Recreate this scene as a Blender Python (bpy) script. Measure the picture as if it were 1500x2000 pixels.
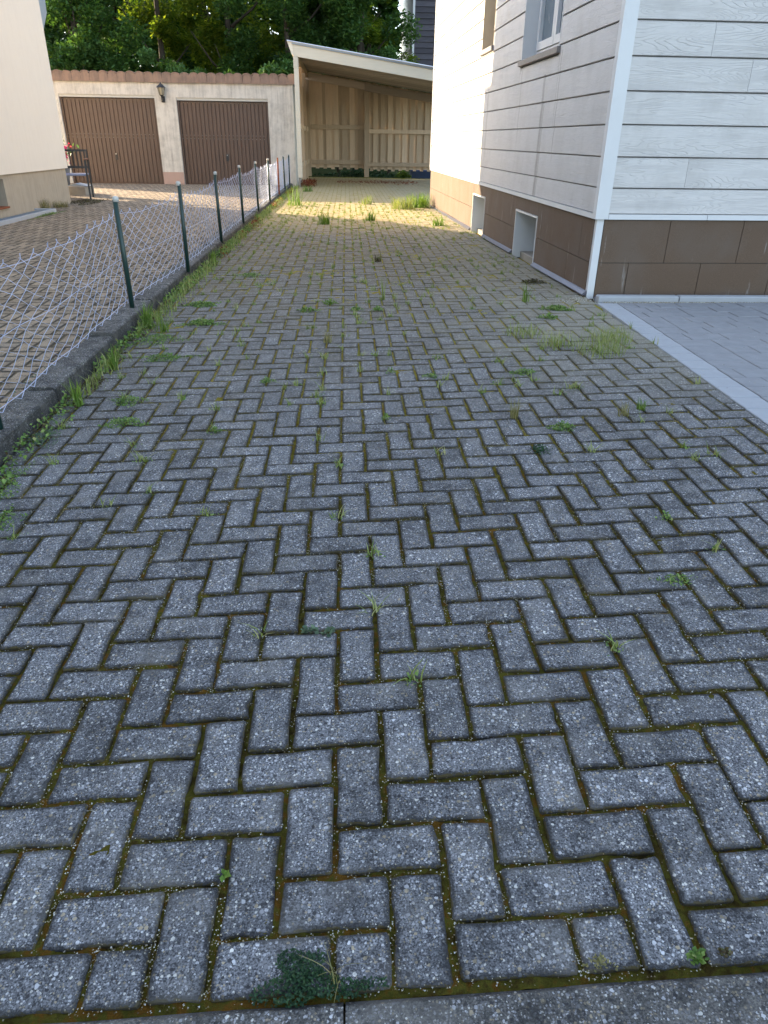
import bpy, math, random
import numpy as np
from mathutils import Vector, Matrix
random.seed(7); rng = np.random.default_rng(7)
for o in list(bpy.data.objects): bpy.data.objects.remove(o)
S = bpy.context.scene; C = S.collection
# ------------------------------------------------------------------ camera (at the origin of the scene, ground about 1.15 m below)
F_PX, PITCH, ROLL, YAW = 1390.865, 0.48201, 0.0142654, -0.0536027
def cam_axes():
    cp, sp = math.cos(PITCH), math.sin(PITCH)
    f = np.array([0, cp, -sp]); u = np.array([0, sp, cp]); r = np.array([1., 0, 0])
    cr, sr = math.cos(ROLL), math.sin(ROLL)
    r2 = cr*r + sr*u; u2 = -sr*r + cr*u
    cy, sy = math.cos(YAW), math.sin(YAW)
    Zm = np.array([[cy, -sy, 0], [sy, cy, 0], [0, 0, 1]])
    return Zm@r2, Zm@u2, Zm@f
AX = cam_axes()
def in_view(p, m=0):                      # used only to choose which bricks become single objects
    q = [float(np.dot(a, p)) for a in AX]
    if q[2] <= .1: return False
    x = 750 + F_PX*q[0]/q[2]; y = 1000 - F_PX*q[1]/q[2]
    return -m < x < 1500+m and -m < y < 2000+m
cam = bpy.data.cameras.new('camera'); co = bpy.data.objects.new('camera', cam); C.objects.link(co)
cam.sensor_fit = 'VERTICAL'; cam.sensor_height = 24; cam.lens = F_PX/2000*24
cam.clip_start = .05; cam.clip_end = 2000
M = Matrix.Identity(4)
for c, a in enumerate((AX[0], AX[1], -AX[2])):
    for r_ in range(3): M[r_][c] = float(a[r_])
co.matrix_world = M; S.camera = co
# ------------------------------------------------------------------ light
SUN_AZ = math.atan2(-.825, .565); SUN_EL = math.radians(15.8)
w = bpy.data.worlds.new('World'); S.world = w; w.use_nodes = True
nt = w.node_tree; bg = nt.nodes['Background']
sky = nt.nodes.new('ShaderNodeTexSky'); sky.sky_type = 'NISHITA'; sky.sun_disc = False
sky.sun_elevation = SUN_EL; sky.sun_rotation = SUN_AZ; sky.air_density = 1.0; sky.dust_density = 1.0; sky.ozone_density = 1.6
hs = nt.nodes.new('ShaderNodeHueSaturation'); hs.inputs['Saturation'].default_value = .74
nt.links.new(sky.outputs[0], hs.inputs['Color']); nt.links.new(hs.outputs[0], bg.inputs[0]); bg.inputs[1].default_value = .085
sl = bpy.data.lights.new('sun', 'SUN'); sl.energy = 2.45; sl.angle = math.radians(.53); sl.color = (1, .81, .55)
so = bpy.data.objects.new('sun', sl); C.objects.link(so)
sd = Vector((math.sin(SUN_AZ)*math.cos(SUN_EL), math.cos(SUN_AZ)*math.cos(SUN_EL), math.sin(SUN_EL)))
so.rotation_euler = sd.to_track_quat('Z', 'Y').to_euler(); so.location = (-20, 20, 12)
S.view_settings.view_transform = 'Standard'; S.view_settings.look = 'None'
S.view_settings.gamma = 1; S.view_settings.use_curve_mapping = False
S.view_settings.exposure = 3.2
S.render.engine = 'CYCLES'
S.cycles.max_bounces = 6; S.cycles.transparent_max_bounces = 8
# ------------------------------------------------------------------ helpers
def thing(name, label, cat, loc=(0, 0, 0), rz=0, group=None):
    o = bpy.data.objects.new(name, None); C.objects.link(o); o.location = loc; o.rotation_euler = (0, 0, rz)
    o['label'] = label; o['category'] = cat
    if group: o['group'] = group
    return o
def tag(o, label=None, cat=None, group=None, kind=None):
    if label: o['label'] = label
    if cat: o['category'] = cat
    if group: o['group'] = group
    if kind: o['kind'] = kind
    return o
def link(name, me, parent=None, loc=None, rz=None):
    o = bpy.data.objects.new(name, me); C.objects.link(o)
    if parent is not None: o.parent = parent
    if loc is not None: o.location = loc
    if rz is not None: o.rotation_euler = (0, 0, rz)
    return o
class MB:
    def __init__(s): s.v = []; s.f = []; s.smooth = False
    def add(s, vs, fs):
        n = len(s.v); s.v += [tuple(p) for p in vs]; s.f += [tuple(i+n for i in f) for f in fs]; return s
    def box(s, a, b, fr=None, bev=0):
        x0, y0, z0 = a; x1, y1, z1 = b
        if bev:
            e = bev; P = []
            for z, i in ((z0, e), (z0+e, 0), (z1-e, 0), (z1, e)):
                P += [(x0+i, y0+i, z), (x1-i, y0+i, z), (x1-i, y1-i, z), (x0+i, y1-i, z)]
            Fc = [(3, 2, 1, 0), (12, 13, 14, 15)]
            for k in range(3):
                for q in range(4): Fc.append((4*k+q, 4*k+(q+1) % 4, 4*k+4+(q+1) % 4, 4*k+4+q))
        else:
            P = [(x0, y0, z0), (x1, y0, z0), (x1, y1, z0), (x0, y1, z0), (x0, y0, z1), (x1, y0, z1), (x1, y1, z1), (x0, y1, z1)]
            Fc = [(3, 2, 1, 0), (4, 5, 6, 7), (0, 1, 5, 4), (1, 2, 6, 5), (2, 3, 7, 6), (3, 0, 4, 7)]
        if fr: P = [fr(*p) for p in P]
        return s.add(P, Fc)
    def tube(s, pts, r, n=8, cap=True):
        pts = [Vector(p) for p in pts]; rs = r if isinstance(r, (list, tuple)) else [r]*len(pts)
        up = Vector((0, 0, 1)); base = len(s.v)
        for i, p in enumerate(pts):
            d = (pts[min(i+1, len(pts)-1)]-pts[max(i-1, 0)]).normalized()
            a = d.cross(up if abs(d.z) < .95 else Vector((1, 0, 0))).normalized(); b = d.cross(a)
            for k in range(n):
                t = 2*math.pi*k/n; s.v.append(tuple(p + (a*math.cos(t)+b*math.sin(t))*rs[i]))
        for i in range(len(pts)-1):
            for k in range(n):
                q = base+i*n; s.f.append((q+k, q+(k+1) % n, q+n+(k+1) % n, q+n+k))
        if cap:
            s.f.append(tuple(base+k for k in range(n))[::-1]); q = base+(len(pts)-1)*n; s.f.append(tuple(q+k for k in range(n)))
        return s
    def prism(s, poly, axis_fn, t0, t1):
        n = len(poly); P = [axis_fn(u, v, t0) for u, v in poly]+[axis_fn(u, v, t1) for u, v in poly]
        return s.add(P, [tuple(range(n))[::-1], tuple(range(n, 2*n))]+[(i, (i+1) % n, n+(i+1) % n, n+i) for i in range(n)])
    def mesh(s, name, mat, smooth=False):
        me = bpy.data.meshes.new(name); me.from_pydata(s.v, [], s.f)
        if smooth or s.smooth: me.polygons.foreach_set('use_smooth', [True]*len(me.polygons))
        if mat: me.materials.append(mat)
        me.update(); return me
    def build(s, name, mat, parent=None, smooth=False): return link(name, s.mesh(name, mat, smooth), parent)
def np_mesh(name, V, Fq, mat, attrs=None, smooth=False):
    me = bpy.data.meshes.new(name); V = np.asarray(V, np.float32); Fq = np.asarray(Fq, np.int32); k = Fq.shape[1]
    me.vertices.add(len(V)); me.vertices.foreach_set('co', V.ravel())
    me.loops.add(Fq.size); me.loops.foreach_set('vertex_index', Fq.ravel())
    me.polygons.add(len(Fq)); me.polygons.foreach_set('loop_start', np.arange(0, Fq.size, k, dtype=np.int32))
    me.polygons.foreach_set('use_smooth', np.full(len(Fq), smooth))
    for n_, a in (attrs or {}).items():
        at = me.attributes.new(n_, 'FLOAT', 'POINT'); at.data.foreach_set('value', np.asarray(a, np.float32))
    if mat: me.materials.append(mat)
    me.update(calc_edges=True); return me
# ---- material node helpers
class NT:
    def __init__(s, name, rough=.8, spec=.3):
        s.m = bpy.data.materials.new(name); s.m.use_nodes = True; s.t = s.m.node_tree; s.b = s.t.nodes['Principled BSDF']
        s.b.inputs['Roughness'].default_value = rough; s.b.inputs['Specular IOR Level'].default_value = spec
    def n(s, t, **k):
        n = s.t.nodes.new(t)
        for a, v in k.items(): setattr(n, a, v)
        return n
    def l(s, a, b): s.t.links.new(a, b)
    def put(s, sock, v):
        if hasattr(v, 'is_output') or isinstance(v, bpy.types.NodeSocket): s.l(v, sock)
        else: sock.default_value = v
    def math(s, op, a, b=0, c=0, clamp=False):
        n = s.n('ShaderNodeMath', operation=op, use_clamp=clamp); s.put(n.inputs[0], a); s.put(n.inputs[1], b); s.put(n.inputs[2], c); return n.outputs[0]
    def mix(s, f, a, b, mode='MIX'):
        n = s.n('ShaderNodeMix', data_type='RGBA', blend_type=mode); s.put(n.inputs[0], f)
        for k, v in ((6, a), (7, b)):
            if isinstance(v, tuple) and len(v) == 3: v = v+(1,)
            s.put(n.inputs[k], v)
        return n.outputs[2]
    def ramp(s, f, stops, interp='LINEAR'):
        n = s.n('ShaderNodeValToRGB'); s.put(n.inputs[0], f); e = n.color_ramp.elements; n.color_ramp.interpolation = interp
        while len(e) < len(stops): e.new(.5)
        for q, (p, c) in zip(e, stops): q.position = p; q.color = (c if isinstance(c, tuple) else (c, c, c))+(1,) if not (isinstance(c, tuple) and len(c) == 4) else c
        return n.outputs[0]
    def pos(s): return s.n('ShaderNodeNewGeometry').outputs['Position']
    def scl(s, v, sc, off=(0, 0, 0)):
        n = s.n('ShaderNodeMapping'); s.l(v, n.inputs[0]); n.inputs['Scale'].default_value = sc; n.inputs['Location'].default_value = off; return n.outputs[0]
    def noise(s, v, scale, detail=3, rough=.55, out=0):
        n = s.n('ShaderNodeTexNoise'); s.l(v, n.inputs['Vector']); n.inputs['Scale'].default_value = scale
        n.inputs['Detail'].default_value = detail; n.inputs['Roughness'].default_value = rough; return n.outputs[out]
    def vor(s, v, scale, feat='F1'):
        n = s.n('ShaderNodeTexVoronoi', feature=feat); s.l(v, n.inputs['Vector']); n.inputs['Scale'].default_value = scale; return n
    def attr(s, name): return s.n('ShaderNodeAttribute', attribute_name=name).outputs['Fac']
    def rnd(s): return s.n('ShaderNodeObjectInfo').outputs['Random']
    def bump(s, h, strength=.3, dist=.01):
        n = s.n('ShaderNodeBump'); s.put(n.inputs['Height'], h); n.inputs['Strength'].default_value = strength; n.inputs['Distance'].default_value = dist
        s.l(n.outputs[0], s.b.inputs['Normal'])
    def col(s, v):
        if isinstance(v, tuple) and len(v) == 3: v = v+(1,)
        s.put(s.b.inputs['Base Color'], v); return s.m
    def sepv(s, v): n = s.n('ShaderNodeSeparateXYZ'); s.l(v, n.inputs[0]); return n.outputs
def simple(name, c, rough=.6, spec=.3, metal=0, var=.15, scale=8, bs=.1, bscale=120):
    a = NT(name, rough, spec); p = a.pos(); nz = a.noise(p, scale, 4)
    f = a.math('MULTIPLY_ADD', nz, 2*var, 1-var)
    a.b.inputs['Metallic'].default_value = metal
    n = a.n('ShaderNodeVectorMath', operation='SCALE'); n.inputs[0].default_value = c[:3]; a.l(f, n.inputs['Scale'])
    a.bump(a.noise(p, bscale, 2), bs, .004); return a.col(n.outputs[0])
# ------------------------------------------------------------------ ground height (fitted: rises from the street, then level)
KN = np.array([0.6, 1.5, 2.5, 4, 6, 9, 13, 19.]); KZ = np.array([-1.1983, -1.1637, -1.1558, -1.1356, -1.1251, -1.1326, -1.1431, -1.1680])
KA = np.array([1, 4, 7, 11, 15.6]); KB = np.array([.0514, .0288, .0111, .0022, -.0054])
def gz(X, Y):
    X = np.clip(X, -1.5, 2.2); return np.interp(Y, KA, KB)*X + np.interp(Y, KN, KZ)
def yz(Y): return np.interp(Y, [2, 5, 10, 22], [-1.215, -1.165, -1.14, -1.125])   # neighbour's yard
XW0, YW0 = 1.905, 5.745                    # near corner of the right house
HY = .02548
def wallx(Y): return XW0 - HY*(Y-YW0)
def xmax_drive(Y):
    if Y < 5.55: return np.interp(Y, [.6, 2.86, 5.5], [1.79, 1.83, 1.895])
    if Y < 15.3: return wallx(Y)-.01
    return 3.4
# ================================================================== MATERIALS
def paver_mat(name, dark, light, pebble, green, brown=0.0, pscale=150):
    a = NT(name, .88, .25); p = a.pos(); xyz = a.sepv(p)
    r1 = a.math('FRACT', a.math('ADD', a.attr('rnd'), a.rnd()))
    big = a.noise(p, 2.1, 3); mid = a.noise(p, 17, 4, .65); fine = a.noise(p, 320, 2, .6)
    base = a.mix(a.math('MULTIPLY_ADD', fine, 3.2, -1.1, clamp=True), dark, light)
    # two sizes of exposed pebbles
    wob = a.n('ShaderNodeVectorMath', operation='MULTIPLY_ADD'); a.l(a.noise(p, 260, 2, .6, 1), wob.inputs[0]); wob.inputs[1].default_value = (.0042, .0042, .0042); a.l(p, wob.inputs[2]); pw_ = wob.outputs[0]
    v = a.vor(pw_, pscale*1.5); v2 = a.vor(a.scl(pw_, (1, 1, 1), (3.1, 7.7, 1.3)), pscale*.78)
    def layer(v, thr, cut):
        c = a.n('ShaderNodeSeparateColor'); a.l(v.outputs['Color'], c.inputs[0])
        siz = a.math('MULTIPLY_ADD', c.outputs[0], .30, thr)
        m = a.math('MULTIPLY', a.math('LESS_THAN', v.outputs['Distance'], siz), a.math('GREATER_THAN', c.outputs[2], cut))
        pc = a.ramp(c.outputs[1], pebble, 'CONSTANT'); return m, pc
    m1, c1 = layer(v, .26, .12); m2, c2 = layer(v2, .18, .48)
    jag = a.noise(p, 120, 3, .65)
    edge = a.math('ADD', a.attr('edge'), a.math('MULTIPLY', a.math('SUBTRACT', jag, .5), 1.5), clamp=True)
    base = a.mix(a.math('MULTIPLY', m1, .8), base, c1); base = a.mix(m2, base, c2)
    # dark lichen creeping in from the edges and in patches
    lich = a.math('ADD', a.math('MULTIPLY', a.math('SUBTRACT', 1, edge), .50), a.math('MULTIPLY', mid, .95))
    lich = a.math('ADD', lich, a.math('MULTIPLY', big, .38))
    lm = a.ramp(lich, [(.66, 0.), (.98, 1.)])
    base = a.mix(a.math('MULTIPLY', lm, .80), base, (.022, .022, .023))
    if green:                               # moss and grit creeping over the arrises
        mc = a.mix(a.noise(p, 30, 2), (.030, .022, .008), (.085, .066, .018)); raw = a.attr('edge')
        mm = a.math('GREATER_THAN', a.math('ADD', a.math('MULTIPLY', a.math('SUBTRACT', 1, raw), .50), a.math('ADD', a.math('MULTIPLY', jag, .62), a.math('MULTIPLY', mid, .45))), 1.0)
        base = a.mix(a.math('MULTIPLY', mm, .8), base, mc)
    k = a.math('MULTIPLY_ADD', r1, .34, .83)
    sc = a.n('ShaderNodeVectorMath', operation='SCALE'); a.l(base, sc.inputs[0]); a.l(k, sc.inputs['Scale']); base = sc.outputs[0]
    # some stones are worn paler and browner
    base = a.mix(a.math('MULTIPLY', a.ramp(a.noise(a.scl(p, (1, 1, 1), (5, 2, 0)), 9, 3), [(.5, 0.), (.7, 1.)]), .22), base, (.30, .28, .25))
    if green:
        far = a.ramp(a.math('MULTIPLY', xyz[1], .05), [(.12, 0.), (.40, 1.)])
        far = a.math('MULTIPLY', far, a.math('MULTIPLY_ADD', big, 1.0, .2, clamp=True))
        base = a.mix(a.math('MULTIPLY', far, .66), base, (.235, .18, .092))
        sunlit_far = a.ramp(a.math('MULTIPLY', xyz[1], .05), [(.50, 0.), (.66, 1.)]); base = a.mix(a.math('MULTIPLY', sunlit_far, .72), base, (.50, .39, .195))  # paler tan far pavers, pushed yellow to paint in the sunlit strip
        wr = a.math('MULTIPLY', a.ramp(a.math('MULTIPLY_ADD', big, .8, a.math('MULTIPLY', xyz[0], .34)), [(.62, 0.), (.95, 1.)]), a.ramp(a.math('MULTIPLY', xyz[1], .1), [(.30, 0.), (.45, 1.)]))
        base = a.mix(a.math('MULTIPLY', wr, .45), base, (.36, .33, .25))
    h = a.math('ADD', a.math('MULTIPLY', fine, .6), a.math('ADD', a.math('MULTIPLY', m1, .35), a.math('MULTIPLY', m2, .8)))
    a.bump(h, 1.0, .0030); return a.col(base)
PEB = [(0, (.05, .05, .055)), (.26, (.19, .19, .20)), (.48, (.35, .35, .365)), (.68, (.36, .30, .21)), (.80, (.54, .54, .56)), (.92, (.66, .64, .59))]
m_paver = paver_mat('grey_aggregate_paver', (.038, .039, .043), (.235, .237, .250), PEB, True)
m_yard = paver_mat('brown_yard_paver', (.28, .20, .13), (.52, .40, .27), [(0, (.14, .12, .10)), (.5, (.24, .20, .16)), (.8, (.34, .30, .24))], False)
m_kerb = paver_mat('aggregate_kerb', (.055, .054, .053), (.19, .18, .165), PEB, False, pscale=150)
def moss_mat(name, yard=False):
    a = NT(name, 1, .05); p = a.pos(); xyz = a.sepv(p)
    n1 = a.noise(p, 5.5, 4); n2 = a.noise(p, 42, 3, .6); n3 = a.noise(p, 500, 2, .7)
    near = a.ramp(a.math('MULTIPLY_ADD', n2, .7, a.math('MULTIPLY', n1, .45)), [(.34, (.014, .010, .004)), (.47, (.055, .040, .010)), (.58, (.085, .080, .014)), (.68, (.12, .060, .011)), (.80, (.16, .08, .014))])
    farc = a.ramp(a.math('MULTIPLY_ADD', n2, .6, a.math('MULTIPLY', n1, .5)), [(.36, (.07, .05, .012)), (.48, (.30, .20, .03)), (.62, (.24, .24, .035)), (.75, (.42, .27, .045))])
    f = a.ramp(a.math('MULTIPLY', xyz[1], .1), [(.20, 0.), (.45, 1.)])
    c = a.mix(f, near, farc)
    if yard: c = a.mix(.75, c, (.17, .13, .09))
    k = a.math('MULTIPLY_ADD', n3, 1.3, .35)
    sc = a.n('ShaderNodeVectorMath', operation='SCALE'); a.l(c, sc.inputs[0]); a.l(k, sc.inputs['Scale'])
    a.bump(a.math('ADD', n3, a.math('MULTIPLY', n2, .6)), .9, .006); return a.col(sc.outputs[0])
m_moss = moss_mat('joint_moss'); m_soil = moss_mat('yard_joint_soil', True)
def leaf_mat(name, cols, trans=.35, rough=.5):
    a = NT(name, rough, .25); r = a.attr('rnd')
    c = a.ramp(r, cols); a.col(c)
    out = a.t.nodes['Material Output']; tr = a.n('ShaderNodeBsdfTranslucent'); mx = a.n('ShaderNodeMixShader')
    g = a.mix(1, c, (1.35, 1.35, .55), 'MULTIPLY'); a.l(g, tr.inputs[0])
    mx.inputs[0].default_value = trans; a.l(a.b.outputs[0], mx.inputs[1]); a.l(tr.outputs[0], mx.inputs[2]); a.l(mx.outputs[0], out.inputs[0]); return a.m
m_leaf_tree = leaf_mat('tree_leaf', [(0, (.028, .07, .022)), (.45, (.05, .11, .033)), (.8, (.075, .15, .04)), (1, (.11, .18, .045))], .45)
m_leaf_backlit = leaf_mat('backlit_tree_leaf', [(0, (.05, .10, .015)), (.5, (.11, .17, .025)), (1, (.22, .26, .035))], .6)  # yellower, brighter copy of the tree leaf; backlight put into its colour
m_leaf_bush = leaf_mat('bush_leaf', [(0, (.04, .09, .03)), (.5, (.07, .15, .045)), (1, (.11, .20, .065))], .3)
m_grass = leaf_mat('grass_blade', [(0, (.07, .13, .02)), (.5, (.12, .21, .035)), (1, (.19, .27, .06))], .35)
m_drygrass = leaf_mat('dry_grass', [(0, (.14, .13, .05)), (.5, (.20, .19, .08)), (1, (.32, .27, .13))], .25)
m_olive = leaf_mat('wispy_green', [(0, (.14, .19, .05)), (.6, (.24, .29, .09)), (1, (.36, .35, .17))], .3)
m_mat = leaf_mat('ground_weed', [(0, (.07, .13, .03)), (.5, (.13, .23, .05)), (.9, (.21, .30, .085)), (1, (.30, .30, .12))], .25)
m_dmat = leaf_mat('dark_clover', [(0, (.015, .04, .02)), (.5, (.028, .07, .032)), (1, (.05, .10, .04))], .2)
m_bluegreen = leaf_mat('grey_green_weed', [(0, (.06, .10, .06)), (1, (.14, .20, .12))], .2)
m_red = leaf_mat('red_weed', [(0, (.10, .02, .012)), (.6, (.20, .05, .03)), (1, (.26, .11, .04))], .25)
m_brownweed = leaf_mat('brown_weed', [(0, (.04, .03, .015)), (.6, (.09, .065, .03)), (1, (.11, .12, .04))], .15)
m_pink = leaf_mat('pink_petal', [(0, (.55, .02, .15)), (1, (.75, .05, .25))], .3)
m_bark = simple('bark', (.055, .045, .035), .9, .1, var=.4, scale=14, bs=.8, bscale=40)
def speck_mat():
    a = NT('pale_crumbs', .9, .1); c = a.ramp(a.attr('rnd'), [(0, (.10, .07, .035)), (.3, (.24, .19, .11)), (.6, (.40, .36, .27)), (1, (.62, .61, .56))]); return a.col(c)
m_speck = speck_mat()
def siding_mat(name, axis):
    a = NT(name, .55, .35); p = a.pos(); s = a.sepv(p)
    cv = a.n('ShaderNodeCombineXYZ'); a.l(s[1 if axis == 'y' else 0], cv.inputs[0]); a.l(s[2], cv.inputs[1]); a.l(a.math('MULTIPLY', a.rnd(), 40), cv.inputs[2]); q = cv.outputs[0]
    n1 = a.noise(a.scl(q, (.9, 8.5, 1)), 1, 1.6, .5)
    g = a.math('ABSOLUTE', a.math('SINE', a.math('MULTIPLY', n1, 105)))
    line = a.ramp(g, [(0, 1.), (.42, 0.)])
    n2 = a.noise(a.scl(q, (9, 160, 1)), 1, 3, .6)
    fade = a.ramp(a.noise(a.scl(q, (1.6, 7, 1)), 1, 2), [(.32, .12), (.62, 1.)])
    line = a.math('MULTIPLY', line, fade)
    c = a.mix(n2, (.48, .455, .44), (.64, .61, .59)) if axis == 'x' else a.mix(n2, (.44, .42, .41), (.59, .565, .555))
    c = a.mix(a.math('MULTIPLY', line, .34 if axis == 'x' else .2), c, (.36, .34, .325) if axis == 'x' else (.40, .385, .375))
    dirt = a.ramp(a.noise(a.scl(q, (3.5, 2.2, 1)), 1, 4, .65), [(.46, 0.), (.78, 1.)])
    c = a.mix(a.math('MULTIPLY', dirt, .35), c, (.30, .275, .25))
    if axis == 'y':                        # rust brown run marks under the two window sills
        z = s[2]; y = s[1]
        for (yc, wd, z1, z0, st) in ((7.14, .012, .70, -.05, .6), (7.62, .045, .55, -.50, .62), (7.56, .02, .3, -.5, .5), (7.2, .008, .70, .2, .5), (8.52, .02, .7, .05, .4), (10.2, .05, 1.0, -.1, .35), (10.65, .03, 1.0, .2, .3)):
            d = a.math('DIVIDE', a.math('ABSOLUTE', a.math('SUBTRACT', a.math('ADD', y, a.math('MULTIPLY', a.noise(a.scl(q, (0, 7, 1)), 1, 2), .03)), yc+.015)), wd)
            m = a.math('SUBTRACT', 1, d, clamp=True)
            zz = a.math('MULTIPLY', a.math('MULTIPLY', a.math('SUBTRACT', z, z0-.15), 5, clamp=True), a.math('LESS_THAN', z, z1))
            m = a.math('MULTIPLY', a.math('MULTIPLY', a.math('MULTIPLY', m, 2.2, clamp=True), zz), a.math('MULTIPLY_ADD', a.noise(a.scl(q, (160, 9, 1)), 1, 2), 1.8, -.1, clamp=True))
            c = a.mix(a.math('MULTIPLY', m, st), c, (.15, .125, .105))
    a.bump(a.math('ADD', a.math('MULTIPLY', line, -1.0), a.math('MULTIPLY', n2, .5)), .6, .004); return a.col(c)
m_side_y = siding_mat('fibre_siding_driveway_side', 'y'); m_side_x = siding_mat('fibre_siding_street_side', 'x')
def plinth_mat():
    a = NT('brown_plinth_panel', .8, .3); p = a.pos(); f = a.noise(p, 220, 3, .7); b = a.noise(p, 3, 3)
    c = a.mix(f, (.050, .032, .021), (.185, .122, .082)); c = a.mix(a.math('MULTIPLY', a.ramp(b, [(.4, 0.), (.65, 1.)]), .5), c, (.13, .10, .08))
    s = a.sepv(p); cv = a.n('ShaderNodeCombineXYZ'); a.l(s[0], cv.inputs[0]); a.l(s[1], cv.inputs[1]); a.l(s[2], cv.inputs[2])
    st = a.noise(a.scl(cv.outputs[0], (26, 26, 2.2)), 1, 2, .5); st2 = a.noise(a.scl(cv.outputs[0], (60, 60, 12)), 1, 2)
    m = a.math('MULTIPLY', a.ramp(st, [(.64, 0.), (.74, 1.)]), a.ramp(st2, [(.45, 0.), (.6, 1.)]))
    c = a.mix(a.math('MULTIPLY', m, .35), c, (.42, .40, .38)); a.bump(f, .7, .002); return a.col(c)
m_plinth = plinth_mat()
m_trim = simple('white_painted_trim', (.60, .60, .61), .35, .4, var=.06, scale=5, bs=.04)
m_strip = simple('grey_violet_metal_strip', (.13, .125, .15), .35, .5, metal=.5, var=.2, scale=9)
m_sill = simple('brown_stone_sill', (.20, .175, .165), .5, .4, var=.2, scale=30, bs=.2)
m_conc = simple('rough_concrete', (.27, .245, .21), .9, .2, var=.3, scale=9, bs=.5, bscale=90)
m_slab = simple('grey_concrete_slab', (.245, .247, .26), .75, .3, var=.22, scale=14, bs=.35, bscale=260)
m_slab_light = simple('pale_concrete_border_slab', (.335, .345, .365), .75, .3, var=.10, scale=14, bs=.35, bscale=260)
def plaster(name, base, dirtc, amt, rough_s=70, bs=.8, streak=True):
    a = NT(name, .92, .15); p = a.pos(); n = a.noise(p, 6, 5, .65); v = a.noise(a.scl(p, (14, 14, 1.1)), 1, 4, .6)
    d = a.ramp(a.math('MULTIPLY_ADD', v, .6, a.math('MULTIPLY', n, .5)), [(.48, 0.), (.78, 1.)])
    c = a.mix(a.math('MULTIPLY', d, amt), base, dirtc); hgt = a.noise(a.scl(p, (1, 1, 2.2)), rough_s, 3, .7)
    c = a.mix(a.math('MULTIPLY', a.ramp(hgt, [(.3, 1.), (.46, 0.)]), .25), c, dirtc)
    a.bump(hgt, bs, .012); return a.col(c)
m_gar = plaster('rough_white_render', (.60, .56, .50), (.22, .20, .18), .75, 38)
m_cream = plaster('cream_render', (.74, .66, .565), (.62, .54, .45), .25, 260, .45)
m_base = plaster('beige_base_render', (.40, .34, .265), (.24, .21, .165), .5, 200, .5)
m_pinkband = plaster('faded_pink_base_paint', (.42, .29, .24), (.3, .22, .18), .4, 90, .4)
m_tile = plaster('weathered_clay_tile', (.28, .19, .145), (.10, .085, .075), .7, 60, .5)
m_door = simple('brown_garage_door_paint', (.098, .062, .046), .45, .4, var=.14, scale=3, bs=.15, bscale=200)
m_black = simple('black_metal', (.02, .02, .022), .4, .5, var=.2)
m_chrome = simple('worn_chrome', (.55, .55, .55), .3, .5, metal=.9)
m_zinc = simple('grey_zinc_sheet', (.27, .31, .36), .45, .5, metal=.4, var=.15)
m_postgreen = simple('dark_green_fence_paint', (.010, .034, .030), .4, .5, var=.25, scale=30)
m_postcap = simple('grey_plastic_cap', (.48, .47, .44), .7, .3, var=.15, scale=40)
m_rust = simple('rusty_steel', (.22, .075, .035), .9, .2, var=.4, scale=40)
m_wire = simple('galvanised_wire', (.47, .53, .74), .38, .6, metal=.35, var=.25, scale=25)
def wood(name, c0, c1, ax=(14, 14, 1)):
    a = NT(name, .8, .2); p = a.pos(); r = a.rnd(); n = a.noise(a.scl(p, ax), 2.5, 4, .6); n2 = a.noise(p, 1.7, 2)
    c = a.mix(n, c0, c1); k = a.math('MULTIPLY_ADD', r, .45, .76)
    sc = a.n('ShaderNodeVectorMath', operation='SCALE'); a.l(c, sc.inputs[0]); a.l(k, sc.inputs['Scale']); a.bump(n, .3, .004); return a.col(sc.outputs[0])
m_wood = wood('painted_beige_boards', (.50, .37, .25), (.68, .53, .375))
m_woodx = wood('painted_soffit_boards', (.42, .34, .28), (.58, .48, .39), (1, 14, 14))
m_woodlight = wood('cream_painted_beam', (.58, .53, .43), (.72, .66, .54), (1, 14, 14))
m_dark_siding = wood('weathered_dark_siding', (.045, .042, .052), (.11, .10, .115), (1.5, 3, 14))
def glass_mat():
    a = NT('window_glass', .08, .5); p = a.pos(); c = a.mix(a.noise(p, 3, 2), (.05, .07, .09), (.14, .18, .22)); return a.col(c)
m_glass = glass_mat()
m_lampglass = simple('lantern_glass', (.42, .36, .25), .2, .5)
m_pot = simple('grey_flower_pot', (.13, .125, .12), .6, .3)
m_seat = simple('grey_blue_chair_seat', (.22, .24, .33), .5, .3)
m_armw = simple('brown_wood_arm', (.16, .07, .035), .5, .3)
m_blue = simple('blue_plastic_tub', (.03, .055, .12), .6, .3)
def ground_mat():
    a = NT('garden_soil_and_grass', 1, .05); p = a.pos(); n = a.noise(p, 1.2, 5); f = a.noise(p, 30, 3)
    c = a.mix(n, (.035, .05, .018), (.07, .06, .03)); c = a.mix(a.math('MULTIPLY', f, .5), c, (.06, .09, .025)); a.bump(f, .8, .03); return a.col(c)
m_ground = ground_mat()
# ================================================================== TERRAIN
mb = MB()
for (x0, x1, y0, y1) in ((-400, 400, 28, 800), (-400, -9.6, -60, 28), (5.2, 400, -60, 28), (-9.6, 5.2, -60, -1.5)):
    mb.add([(x0, y0, -1.27), (x1, y0, -1.27), (x1, y1, -1.27), (x0, y1, -1.27)], [(0, 1, 2, 3)])
mb.add([(-9.6, -1.5, -1.27), (5.2, -1.5, -1.27), (5.2, 28, -1.27), (-9.6, 28, -1.27)], [(0, 1, 2, 3)])
tag(mb.build('ground', m_ground), kind='structure')
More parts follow.
